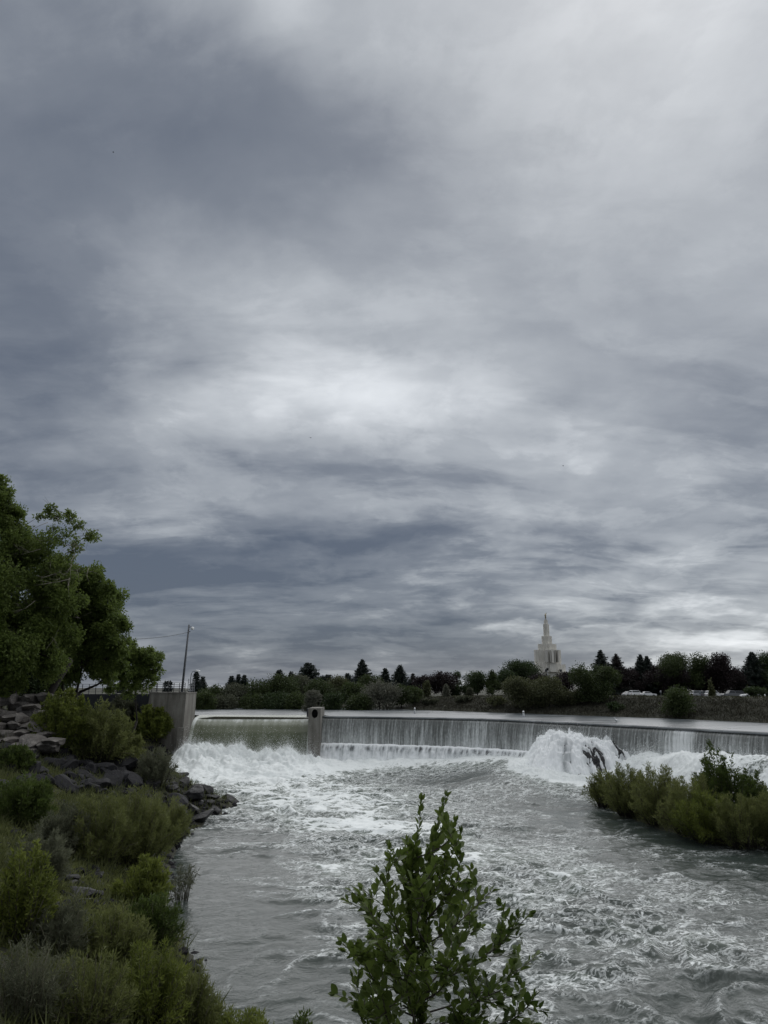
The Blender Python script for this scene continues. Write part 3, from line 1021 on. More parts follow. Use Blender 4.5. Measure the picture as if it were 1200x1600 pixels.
railing('railing', XL + 0.1, XA - 0.3, 96.3, AT + 0.16, 1.15, 7, 5, 'dark horizontal rail fence on top of the concrete abutment')
railing('railing', XW, XL - 0.2, 99.25, AT - 0.1, 1.25, 15, 5, 'long dark rail fence on the wall under the trees')
# outer rail frame hanging over the water side
r = empty('railing', (XA - 0.1, 97.0, AT + 0.16), 'short barred rail panel at the water end of the abutment', 'railing')
for i in range(4):
    p = MB(); p.box(-0.03, 0.03, i * 1.1, i * 1.1 + 0.06, 0, 1.7); p.build('post', M['steel'], r)
for k in range(8):
    p = MB(); p.box(-0.02, 0.02, 0, 3.4, 0.2 * k + 0.2, 0.2 * k + 0.25); p.build('rail', M['steel'], r)
# sign board on the rail
mb = MB(); mb.box(-0.55, 0.55, -0.04, 0.04, 0.1, 1.25)
p_ = atd(188, 1083, 98.6)
sb = empty('panel_board', (p_[0], 98.9, AT - 0.1), 'dark square panel fixed on the rail fence under trees', 'panel')
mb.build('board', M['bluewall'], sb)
for a in (-0.62, 0.55):
    mb = MB(); mb.box(a, a + 0.07, -0.05, 0.05, 0, 1.4); mb.build('post', M['darksteel'], sb)

# leaning pole with camera
p0 = atd(284, 1084, 97.5); p1 = atd(295.5, 976, 97.5)
pole = empty('camera_pole', (p0[0], 97.5, AT + 0.163), 'tall leaning grey steel pole carrying a small white camera', 'pole')
dx_ = p1[0] - p0[0]; hz = p1[2] - AT - 0.16
mb = MB()
mb.tube([(0, 0, 0), (dx_ * 0.5, 0, hz * 0.5), (dx_, 0, hz)], [0.16, 0.14, 0.11], 12)
M['polesteel'] = simple('weathered pole steel', (0.085, 0.09, 0.10), 0.6, 0.15, 2, 0.05, 0.2)
mb.build('mast', M['polesteel'], pole)
mb = MB(); mb.box(-0.28, 0.28, -0.28, 0.28, 0, 0.06); mb.build('base_plate', M['steel'], pole)
mb = MB()
mb.tube([(dx_, 0, hz - 0.35), (dx_ + 0.35, -0.05, hz - 0.3), (dx_ + 0.5, -0.05, hz - 0.38)], [0.04, 0.04, 0.04], 6)
mb.build('bracket', M['darksteel'], pole)
mb = MB()
mb.tube([(dx_ - 0.1, -0.02, hz - 0.95), (dx_ + 0.25, -0.05, hz - 0.95)], [0.05, 0.05], 6)
mb.build('bracket', M['darksteel'], pole)
mb = MB()
mb.tube([(dx_ + 0.5, -0.05, hz - 0.3), (dx_ + 0.5, -0.05, hz - 0.42), (dx_ + 0.5, -0.05, hz - 0.6), (dx_ + 0.5, -0.05, hz - 0.72)], [0.10, 0.22, 0.22, 0.08], 12)
mb.build('camera_head', M['white'], pole)
ce = atd(150, 996, 84.0)
mb = MB()
st_ = np.array((p1[0], 97.5, p1[2] - 1.0))
pts = [st_ + (ce - st_) * k / 14 - np.array((0, 0, 0.5 * (1 - (2 * k / 14 - 1) ** 2))) for k in range(15)]
mb.tube(pts, [0.028] * 15, 5)
tag(mb.build('cable', M['darksteel']), 'thin dark cable from the leaning pole into the trees', 'cable')

# street lamp with bent arm
q0 = atd(296.5, 1085, 99.0)
lamp = empty('street_lamp', (q0[0], 99.0, AT + 0.163), 'short street lamp with a bent arm beside the leaning pole', 'street lamp')
zt_ = HC - slope(1049) * 99 - AT - 0.16
mb = MB(); mb.tube([(0, 0, 0), (0, 0, zt_ * 0.7), (0.05, 0, zt_ * 0.9), (0.25, 0, zt_), (0.6, 0, zt_ + 0.08)], [0.07, 0.06, 0.055, 0.05, 0.045], 8)
mb.build('post', M['steel'], lamp)
mb = MB(); mb.tube([(0.55, 0, zt_ + 0.08), (0.75, 0, zt_ + 0.08), (1.15, 0, zt_ + 0.03), (1.25, 0, zt_)], [0.05, 0.12, 0.11, 0.03], 8)
mb.build('lamp_head', M['white'], lamp)
mb = MB(); mb.tube([(0, 0, 0), (0, 0, 0.25)], [0.14, 0.10], 10); mb.build('base', M['steel'], lamp)


# ------------------------------------------------------------------ foliage
def unit(v):
    return v / (np.linalg.norm(v, axis=-1, keepdims=True) + 1e-9)


def leaf_quads(P, D, L, W, rng, fold=0.25):
    """P base points, D leaf directions, lengths L, widths W -> V, F"""
    n = len(P)
    D = unit(D)
    R = rng.normal(size=(n, 3))
    S = unit(np.cross(D, R))
    Nn = np.cross(S, D)
    L = np.broadcast_to(L, (n,))[:, None]; W = np.broadcast_to(W, (n,))[:, None]
    mid = P + D * L * 0.45
    V = np.stack([P, mid + S * W * 0.5 + Nn * W * fold, P + D * L, mid - S * W * 0.5 + Nn * W * fold], 1).reshape(-1, 3)
    return V, np.arange(4 * n).reshape(n, 4)


def leaf_mesh(name, P, D, L, W, rng):
    V, Fq = leaf_quads(P, D, L, W, rng)
    return np_mesh(name, V, Fq)


def clump_points(centers, radii, n, rng, shell=0.55):
    radii = np.asarray(radii, float)
    if radii.ndim == 1: radii = np.repeat(radii[:, None], 3, 1)
    wgt = radii.prod(1) ** 0.72
    k = rng.choice(len(centers), n, p=wgt / wgt.sum())
    d = unit(rng.normal(size=(n, 3)))
    r = rng.uniform(0, 1, n) ** shell
    r *= 1 + 0.12 * rng.normal(size=n)
    return centers[k] + d * r[:, None] * radii[k], d


def crown_tree(name, base, h, w, mat, label, cat='tree', group=None, seed=0, leaf=0.3, dens=26, trunkf=0.30, depth_w=None, nc=None,
               bark='bark_dark', shape='round', group_only=False):
    rng = np.random.default_rng(seed)
    root = empty(name, base, label, cat, group)
    dw = (depth_w or w)
    nc = nc or int(rng.integers(16, 24))
    d = unit(rng.normal(size=(nc, 3)))
    r = rng.uniform(0.40, 0.95, nc)
    nc0 = 6
    hh = h * (1 - trunkf * 0.7)
    if shape == 'round':
        C = d * r[:, None] * np.array((w / 2, dw / 2, hh / 2)) + np.array((0, 0, h - hh / 2))
        R = rng.uniform(0.22, 0.36, nc) * min(w, hh)
        C[:nc0, 0] = rng.uniform(-0.34, 0.34, nc0) * w
        C[:nc0, 1] = rng.uniform(-0.3, 0.3, nc0) * dw
        C[:nc0, 2] = h - R[:nc0] * 0.75 - (np.abs(C[:nc0, 0]) / (w / 2)) ** 2 * hh * 0.30
    elif shape == 'poplar':
        tt = rng.uniform(0, 1, nc)
        C = np.stack([d[:, 0] * w * 0.18, d[:, 1] * w * 0.18, h * (0.15 + 0.78 * tt)], 1)
        R = w * (0.42 - 0.25 * tt)
        R = np.stack([R, R, R * 2.2], 1)
    else:                                      # pyramid: broad skirt, narrow top
        tt = rng.uniform(0, 1, nc) ** 1.3
        C = np.stack([d[:, 0] * w * 0.42 * (1 - tt), d[:, 1] * w * 0.42 * (1 - tt), h * (0.16 + 0.76 * tt)], 1)
        R = w * (0.20 - 0.10 * tt)
    if np.ndim(R) == 1:
        C[:, 2] = np.minimum(C[:, 2], h - R * 0.75)
    area = 2.2 * (w * hh) * math.pi / 2
    n = int(min(30000, max(1500, dens * 2.4 * area / (leaf / 0.3) ** 2)))
    P, dd_ = clump_points(C, R, n, rng)
    P[:, 2] = np.maximum(P[:, 2], 0.05)
    D = dd_ * 0.7 + rng.normal(size=(n, 3)) * 0.7 + np.array((0, 0, -0.1))
    obj('crown', leaf_mesh('crown', P, D, leaf * rng.uniform(0.7, 1.35, n), leaf * 0.72 * rng.uniform(0.7, 1.3, n), rng), mat, root)
    mb = MB()
    tr = max(0.08, h * 0.022)
    top = np.array((0, 0, h * 0.62))
    mb.tube([(0, 0, -0.4), (tr * 0.4, 0, h * 0.2), (0, tr * 0.5, h * 0.42), top], [tr * 1.25, tr, tr * 0.7, tr * 0.35], 7)
    for k in rng.choice(nc, min(nc, 9), replace=False):
        s0 = np.array((0, 0, rng.uniform(0.2, 0.5) * h))
        mid = (s0 + C[k]) / 2 + rng.normal(size=3) * 0.03 * h
        mb.tube([s0, mid, C[k]], [tr * 0.55, tr * 0.35, tr * 0.12], 5)
    mb.build('trunk', M[bark], root)
    return root


def conifer(name, base, h, w, mat, label, seed=0, group=None, dens=1.0, needle=0.32, ragged=0.2, cat='conifer', power=0.85):
    rng = np.random.default_rng(seed)
    root = empty(name, base, label, cat, group)
    nl = int(max(24, h * 4.5))
    Ps, Ds = [], []
    br = MB()
    for i in range(nl):
        f_ = (i + rng.uniform(-0.3, 0.3)) / nl
        f_ = min(max(f_, 0), 0.985)
        R = w / 2 * (1 - f_) ** power + 0.10
        nb = int(9 + 4 * (1 - f_))
        a0 = rng.uniform(0, 6.28)
        for b in range(nb):
            a = a0 + 6.283 * b / nb + rng.normal() * 0.2
            zz = h * (0.05 + 0.95 * f_) + rng.normal() * 0.010 * h * (1 - f_)
            L_ = R * (0.78 + 0.30 * ((i * 0.37) % 1.0) + ragged * rng.normal())
            L_ = max(L_, 0.12)
            droop = -0.18 * L_ + 0.12 * L_ * f_
            m_ = int(max(5, dens * 20 * L_ / max(0.6, needle * 2.4)))
            q = rng.uniform(0.05, 1, m_) ** 0.8
            px_ = np.stack([np.cos(a) * L_ * q, np.sin(a) * L_ * q, zz + droop * q + 0.10 * L_ * (q ** 3)], 1)
            px_ += rng.normal(size=(m_, 3)) * np.array((0.10, 0.10, 0.06)) * (0.5 + L_ * 0.35)
            Ps.append(px_)
            dd_ = np.tile(np.array((math.cos(a), math.sin(a), -0.25)), (m_, 1)) + rng.normal(size=(m_, 3)) * 0.55
            Ds.append(dd_)
    P = np.concatenate(Ps); D = np.concatenate(Ds)
    n = len(P)
    obj('crown', leaf_mesh('crown', P, D, needle * rng.uniform(0.7, 1.4, n), needle * 0.42 * rng.uniform(0.7, 1.3, n), rng), mat, root)
    tr = max(0.08, h * 0.016)
    mb = MB(); mb.tube([(0, 0, -0.4), (0, 0, h * 0.5), (0, 0, h * 0.97)], [tr * 1.2, tr * 0.7, 0.02], 7)
    mb.build('trunk', M['bark_dark'], root)
    return root


def px_tree(px, top, wpx, depth):
    p = atd(px, top, depth)
    zb = z1(p[0], depth)
    return (p[0], depth, zb), p[2] - zb, wpx * depth / F / 1.02


FAR = 'trees along the far bank'
far_dec = [  # px, top, width, depth, material, shape, label
    (333, 1074, 40, 141, 'leaf_mid', 'round', 'low green tree at the left end of the far tree line'),
    (368, 1070, 44, 142, 'leaf_greygreen', 'round', 'grey green tree in front of a pale building glimpse'),
    (405, 1063, 44, 142, 'leaf_mid', 'round', 'rounded green tree on far bank left of the twin tipped pines'),
    (442, 1057, 52, 143, 'leaf_mid', 'round', 'broad green tree below the pair of pine tops'),
    (470, 1056, 36, 150, 'leaf_greygreen', 'round', 'grey green tree standing just behind the pier top shrub'),
    (498, 1064, 46, 139, 'leaf_mid', 'round', 'green tree right behind the round opening pier'),
    (527, 1058, 40, 146, 'leaf_olive', 'round', 'lighter green tree between pier and tallest spruce'),
    (552, 1068, 44, 138, 'leaf_mid', 'round', 'low green tree under the tallest left spruce'),
    (580, 1056, 34, 147, 'leaf_mid', 'round', 'green tree with fresh top right of tallest spruce'),
    (593, 1067, 54, 130, 'leaf_grey', 'round', 'pale grey olive spreading tree at water edge'),
    (627, 1072, 38, 131, 'leaf_mid', 'round', 'small green tree right of the pale grey tree'),
    (645, 1074, 28, 133, 'leaf_mid', 'round', 'narrow green tree behind the first marker post'),
    (664, 1057, 26, 160, 'leaf_purple', 'round', 'dark reddish tree behind the slim olive tree'),
    (690, 1051, 40, 160, 'leaf_purple', 'round', 'broad dark purple tree in the middle of the far line'),
    (714, 1046, 34, 165, 'leaf_dark', 'pyramid', 'dark pointed broad tree right of the purple one'),
    (745, 1051, 34, 160, 'leaf_dark', 'round', 'dark round tree left of the brighter green tree'),
    (768, 1047, 28, 158, 'leaf_mid', 'pyramid', 'mid green pointed tree before the dense dark dome'),
    (788, 1049, 24, 160, 'leaf_dark', 'round', 'dark upright tree beside the dense dark dome'),
    (805, 1034, 36, 165, 'leaf_dark', 'round', 'dense dark dome shaped tree left of the white tower'),
    (826, 1036, 30, 167, 'leaf_dark', 'round', 'dense dark tree closest to the tower on its left'),
    (843, 1054, 24, 150, 'leaf_purple', 'round', 'small purple tree at the foot of the tower'),
    (882, 1052, 26, 150, 'leaf_purple', 'round', 'purple round tree right of the tower base'),
    (812, 1060, 62, 112, 'leaf_olive', 'round', 'wide olive willow left of the tower at the water'),
    (856, 1059, 62, 110, 'leaf_olive', 'round', 'wide olive willow in front of the tower at the water'),
    (888, 1078, 40, 108, 'leaf_olive', 'round', 'low olive willow squeezed against the big green willow'),
    (925, 1042, 86, 107, 'leaf_mid', 'round', 'big round green willow at water edge right of the tower'),
    (985, 1046, 60, 175, 'leaf_purple', 'round', 'dark purple tree over the white parked cars'),
    (1024, 1042, 50, 180, 'leaf_purple', 'round', 'very dark tree between the double topped pine and broad green tree'),
    (1066, 1023, 82, 170, 'leaf_mid', 'round', 'large spreading green tree above the parked cars'),
    (1052, 1042, 44, 166, 'leaf_purple', 'round', 'purple leaved tree under the large spreading green tree'),
    (1096, 1048, 50, 172, 'leaf_dark', 'round', 'dark tree filling the gap left of the maroon pyramid'),
    (1122, 1012, 64, 165, 'leaf_purple', 'pyramid', 'tall maroon pyramid shaped tree at right'),
    (1150, 1050, 50, 176, 'leaf_dark', 'round', 'dark low tree between maroon pyramid and right hand spruce'),
    (1200, 1022, 40, 168, 'leaf_dark', 'round', 'dark green tree cut by the right picture edge'),
    (1230, 1035, 50, 160, 'leaf_dark', 'round', 'dark tree just beyond the right picture edge'),
    (1110, 1061, 9, 140, 'leaf_olive', 'poplar', 'slim light green columnar tree before the maroon pyramid'),
    (1058, 1074, 46, 92, 'leaf_mid', 'round', 'bright topped bush on the grassy right bank'),
    (697, 1071, 11, 138, 'leaf_grey', 'poplar', 'thin pale bare looking tree in the far gap'),
    (667, 1065, 14, 140, 'leaf_olive', 'poplar', 'slim olive tree standing before the dark reddish tree'),
    (734, 1078, 12, 136, 'leaf_greygreen', 'poplar', 'small pale sapling on the far bank clearing'),
    (490, 1079, 24, 122, 'leaf_grey', 'round', 'pale grey shrub showing right above the pier'),
    (725, 1089, 30, 126, 'leaf_greygreen', 'round', 'low grey green shrub on the far bank clearing'),
    (672, 1092, 34, 130, 'leaf_greygreen', 'round', 'low pale shrub beside the first marker post'),
    (775, 1089, 34, 117, 'leaf_olive', 'round', 'low olive shrub by the water left of second marker'),
    (1180, 1074, 30, 120, 'leaf_dark', 'round', 'dark shrub behind the right hand sign post'),
    (960, 1098, 26, 100, 'leaf_dark', 'round', 'dark shrub at the right foot of the big willow'),
    (320, 1082, 30, 130, 'leaf_mid', 'round', 'low green bush right of the barred rail panel'),
    (350, 1086, 36, 133, 'leaf_greygreen', 'round', 'low grey green bush at the left far waterline'),
    (395, 1085, 40, 134, 'leaf_mid', 'round', 'low green bush at the waterline under the rounded tree'),
    (432, 1082, 44, 134, 'leaf_dark', 'round', 'low dark bush at the waterline left of pier'),
    (465, 1084, 36, 132, 'leaf_mid', 'round', 'low bush at the waterline touching the pier left side'),
    (520, 1083, 40, 130, 'leaf_dark', 'round', 'low dark bush at the waterline just right of pier'),
    (560, 1085, 40, 128, 'leaf_mid', 'round', 'low bush at waterline left of the pale grey tree'),
]
for i, (px, top, wp, dep, mt, sh, lab) in enumerate(far_dec):
    if px > 930 and dep >= 160: dep += 68
    b, h, ww = px_tree(px, top, wp, dep)
    shrub = 'bush' in lab or 'shrub' in lab
    mt = {'leaf_mid': 'leaf_far', 'leaf_olive': 'leaf_farolive', 'leaf_greygreen': 'leaf_fargrey'}.get(mt, mt)
    if dep >= 150 and px > 640 and sh != 'poplar': ww *= 1.3
    crown_tree('shrub' if shrub else ('willow_tree' if 'willow' in lab else 'deciduous_tree'), b, h, ww, M[mt], lab, 'shrub' if shrub else 'tree', FAR, 300 + i,
               leaf=0.42 if dep > 220 else (0.30 if dep > 125 else 0.24), dens=24, trunkf=0.05 if shrub or dep < 150 else 0.25, shape=sh)

far_con = [
    (307, 1049, 18, 150, 'needle', 'dark conifer directly right of the bent arm street lamp'),
    (317, 1056, 18, 152, 'needle', 'shorter dark conifer next to the street lamp conifer'),
    (362, 1055, 14, 165, 'needle', 'first of three small pointed conifers at far left'),
    (373, 1053, 11, 168, 'needle', 'middle and slimmest of three small conifers at far left'),
    (382, 1054, 13, 165, 'needle', 'third of three small pointed conifers at far left'),
    (436, 1046, 22, 170, 'needle', 'ragged pine top above the broad green tree'),
    (455, 1049, 16, 170, 'needle', 'smaller pine top next to the ragged pine'),
    (482, 1035, 28, 168, 'needle', 'bushy rounded pine standing above the pier'),
    (504, 1056, 12, 172, 'needle', 'small conifer tip right of the bushy rounded pine'),
    (513, 1053, 12, 172, 'needle', 'small slim conifer between bushy pine and tall spruce'),
    (543, 1051, 18, 168, 'needle', 'medium conifer just left of the tallest left spruce'),
    (566, 1030, 30, 165, 'needle', 'tallest dark spruce of the left far tree line'),
    (602, 1043, 18, 165, 'needle', 'pointed spruce above the pale grey tree'),
    (625, 1038, 26, 167, 'needle', 'bluish dark spruce right of the pale grey tree'),
    (645, 1052, 12, 172, 'needle_brown', 'thin sparse conifer right of the bluish spruce'),
    (938, 1015, 32, 175, 'needle', 'ragged open pine above the big round willow'),
    (962, 1021, 30, 175, 'needle_brown', 'dark spruce right of the ragged open pine'),
    (1000, 1022, 28, 178, 'needle', 'double topped pine over the white cars, left tip'),
    (1010, 1024, 26, 179, 'needle', 'double topped pine over the white cars, right tip'),
    (1174, 1018, 44, 168, 'needle', 'big dark spruce near the right picture edge'),
]
for i, (px, top, wp, dep, mt, lab) in enumerate(far_con):
    if px > 930: dep += 68
    b, h, ww = px_tree(px, top, wp, dep)
    conifer('conifer_tree', b, h, ww * (1.75 if px < 700 else 1.75), M[mt], lab, 500 + i, FAR, ragged=0.38 if ('ragged' in lab or 'pine' in lab) else 0.24, power=0.6 if 'bushy' in lab else 0.95,
            needle=0.36)

# ------------------------------------------------------------------ tower behind the trees
TD = 380.0
tp = atd(857.5, 1060, TD)
tower = empty('stone_tower', (tp[0], TD, z1(tp[0], TD) - 0.5), 'pale stepped stone tower with slender spire and statue behind trees', 'tower building')
tower.rotation_euler = (0, 0, math.radians(9))
TZ = tower.location.z
SC = TD / F / 1.01


def zpix(py):
    return HC - slope(py) * TD - TZ


def fluted(w_, nb=3, st=0.55):
    """stepped square plan: each side has a centre bay standing proud in nb steps"""
    a = w_ / 2
    pts = []
    side = []
    c_ = [a - st * nb] + [a - st * (nb - k) + 0 for k in range(1, nb + 1)]
    # one side (towards -y), from left to right, in local (t along, o outwards)
    xs = [-(a - st * nb)]
    seq = []
    for k in range(nb + 1):
        o = a - st * (nb - k)
        half = (a - st * nb) * (1 - k / (nb + 1.0)) if k else (a - st * nb)
        seq.append((half, o))
    left = []
    for i_, (half, o) in enumerate(seq):
        if i_ > 0: left.append((-half, seq[i_ - 1][1]))
        left.append((-half, o))
    right = [(-t_, o) for t_, o in reversed(left)]
    sd = left + right
    for r_ in range(4):
        ca, sa = [(1, 0), (0, 1), (-1, 0), (0, -1)][r_]
        for (t_, o) in sd:
            xx, yy = t_, -o
            pts.append((xx * ca - yy * sa, xx * sa + yy * ca))
    return pts


def tier(name, wpx, y0, y1, nb=3, st=0.5, extra=None):
    mb = MB()
    mb.prism(fluted(wpx * SC * 1.10, nb, st), zpix(y0), zpix(y1))
    o = mb.build(name, M['stone'], tower)
    return o


mb = MB()
mb.box(-26 * SC, 46 * SC, -12 * SC, 24 * SC, 0, zpix(1051.3))
mb.box(-26.3 * SC, 46.3 * SC, -12.3 * SC, 24 * SC, zpix(1051.3) + 0.003, zpix(1050.4))
mb.build('base_block', M['stone'], tower)
mb = MB()
mb.box(-24.5 * SC, 25.0 * SC, -8 * SC, 18 * SC, zpix(1050.4) + 0.003, zpix(1038.2))
mb.build('wing', M['stone'], tower)
tier('lower_tier', 34.5, 1050.3, 1036.5, 2, 1.0)
tier('main_tier', 38.5, 1036.4, 1015.5, 4, 1.0)
tier('upper_tier', 26.5, 1015.4, 1006.3, 3, 0.9)
tier('lantern_tier', 14.0, 1006.2, 994.0, 2, 0.4)
tier('spire', 8.2, 993.9, 975.2, 2, 0.25)
tier('spire_cap', 5.0, 975.1, 969.3, 1, 0.15)
mb = MB()
mb.tube([(0, 0, zpix(969.2)), (0, 0, zpix(966.8)), (0, 0, zpix(966.2))], [0.75, 0.25, 0.5], 12)
mb.build('pedestal', M['stone'], tower)
mb = MB()
zs = zpix(966.1)
mb.tube([(0, 0, zs), (0, 0, zs + 0.9), (0, 0, zs + 1.7), (0, 0, zs + 2.2), (0, 0, zs + 2.35), (0, 0, zs + 2.65), (0, 0, zs + 2.85)], [0.42, 0.36, 0.46, 0.36, 0.14, 0.20, 0.06], 10)
mb.tube([(0.3, 0, zs + 2.1), (0.55, -0.25, zs + 2.3), (0.35, -0.7, zs + 2.6)], [0.12, 0.10, 0.07], 6)
mb.tube([(0.35, -0.6, zs + 2.58), (0.15, -1.3, zs + 2.75)], [0.04, 0.12], 6)
mb.tube([(-0.32, 0, zs + 2.1), (-0.5, -0.1, zs + 1.5), (-0.42, -0.3, zs + 1.1)], [0.12, 0.10, 0.07], 6)
mb.build('statue', M['gold'], tower)
a_ = 34.5 * SC * 1.10 / 2
am = 38.5 * SC * 1.10 / 2
M['recess_shade'] = simple('recess shade on stone', (0.46, 0.45, 0.42), 0.85, 0.1, 1)  # darker strips on the main tier stand in for shade between the ribs
for wx_ in (-8.6, -3.6, 3.6, 8.6):
    o_ = am - 1.0 * max(0, round(abs(wx_) / 4.2) - 0) - 0.0
    pn = MB(); pn.box(wx_ * SC - 0.22, wx_ * SC + 0.22, -am - 0.03, -am + 3.4, zpix(1035.6), zpix(1016.6)); pn.build('shade_strip', M['recess_shade'], tower)
for wx_ in (-11.5, 12.2):
    fr = MB(); fr.box(wx_ * SC - 0.75, wx_ * SC + 0.75, -a_ - 0.12, -a_ + 0.25 + 1.2, zpix(1050.2), zpix(1046.2)); f_ = fr.build('window', M['stone'], tower)
    pn = MB(); pn.box(wx_ * SC - 0.55, wx_ * SC + 0.55, -a_ - 0.16, -a_ - 0.123, zpix(1050.0), zpix(1046.4)); pn.build('pane', M['window'], f_)
for wx_ in (-6, 2, 9, 16):
    pn = MB(); pn.box(wx_ * SC - 0.8, wx_ * SC + 0.8, -12.3 * SC - 0.05, -12.3 * SC + 0.3, zpix(1066), zpix(1060.5)); pn.build('window', M['window'], tower)
# lamp post with dark head before the tower
lp = atd(855.4, 1045, 150)
lz = z1(lp[0], 150)
tl = empty('street_lamp', (lp[0], 150, lz), 'slim lamp post with dark round head in front of the pale tower', 'street lamp')
mb = MB(); mb.tube([(0, 0, 0), (0, 0, lp[2] - lz - 0.3)], [0.08, 0.05], 8); mb.build('post', M['steel'], tl)
hz_ = lp[2] - lz
mb = MB(); mb.tube([(0, 0, hz_ - 0.35), (0, 0, hz_ - 0.2), (0, 0, hz_ + 0.12), (0, 0, hz_ + 0.2)], [0.08, 0.24, 0.26, 0.1], 10); mb.build('lamp_head', M['rubber'], tl)

# pale low building far left behind the trees
hp = atd(379, 1093, 155)
hb_ = empty('low_building', (hp[0], 155, z1(hp[0], 155)), 'low white building half hidden behind the far left trees', 'building')
mb = MB(); mb.box(-2.6, 2.6, 0, 5, 0, hp[2] - z1(hp[0], 155) + 1.1); mb.build('wall', M['white'], hb_)
mb = MB(); zq = hp[2] - z1(hp[0], 155) + 1.103
mb.add([(-2.9, -0.3, zq), (2.9, -0.3, zq), (2.9, 5.3, zq), (-2.9, 5.3, zq), (-2.9, 2.5, zq + 0.8), (2.9, 2.5, zq + 0.8)], [(0, 1, 5, 4), (2, 3, 4, 5), (0, 4, 3), (1, 2, 5), (0, 3, 2, 1)])
mb.build('roof', M['darksteel'], hb_)
for wx_ in (-1.6, 0.2, 1.5):
    mb = MB(); mb.box(wx_, wx_ + 0.7, -0.04, 0.1, 0.9, 1.8); mb.build('window', M['window'], hb_)


# ------------------------------------------------------------------ parked cars, signs
def car_paint(name, c):
    m, t, out = newmat(name)
    b = principled(t, out, c, 0.3)
    b.inputs['Coat Weight'].default_value = 0.5
    b.inputs['Coat Roughness'].default_value = 0.08
    return m


PAINT = {'white': car_paint('white car paint', (0.68, 0.69, 0.70)), 'silver': car_paint('silver car paint', (0.30, 0.31, 0.33)),
         'black': car_paint('black car paint', (0.015, 0.016, 0.02)), 'blue': car_paint('dark blue car paint', (0.02, 0.025, 0.045)), 'grey': car_paint('grey car paint', (0.10, 0.105, 0.115))}
M['lamp_red'] = simple('red lamp glass', (0.25, 0.02, 0.02), 0.3)


def extrude_profile(pr, hw, hw_top, zsplit):
    vs = []
    for sgn in (-1, 1):
        for (xx, zz) in pr:
            vs.append((xx, sgn * (hw if zz <= zsplit else hw_top), zz))
    n = len(pr)
    fs = [tuple(range(n)), tuple(range(2 * n - 1, n - 1, -1))] + [(i, n + i, n + (i + 1) % n, (i + 1) % n) for i in range(n)]
    return vs, fs


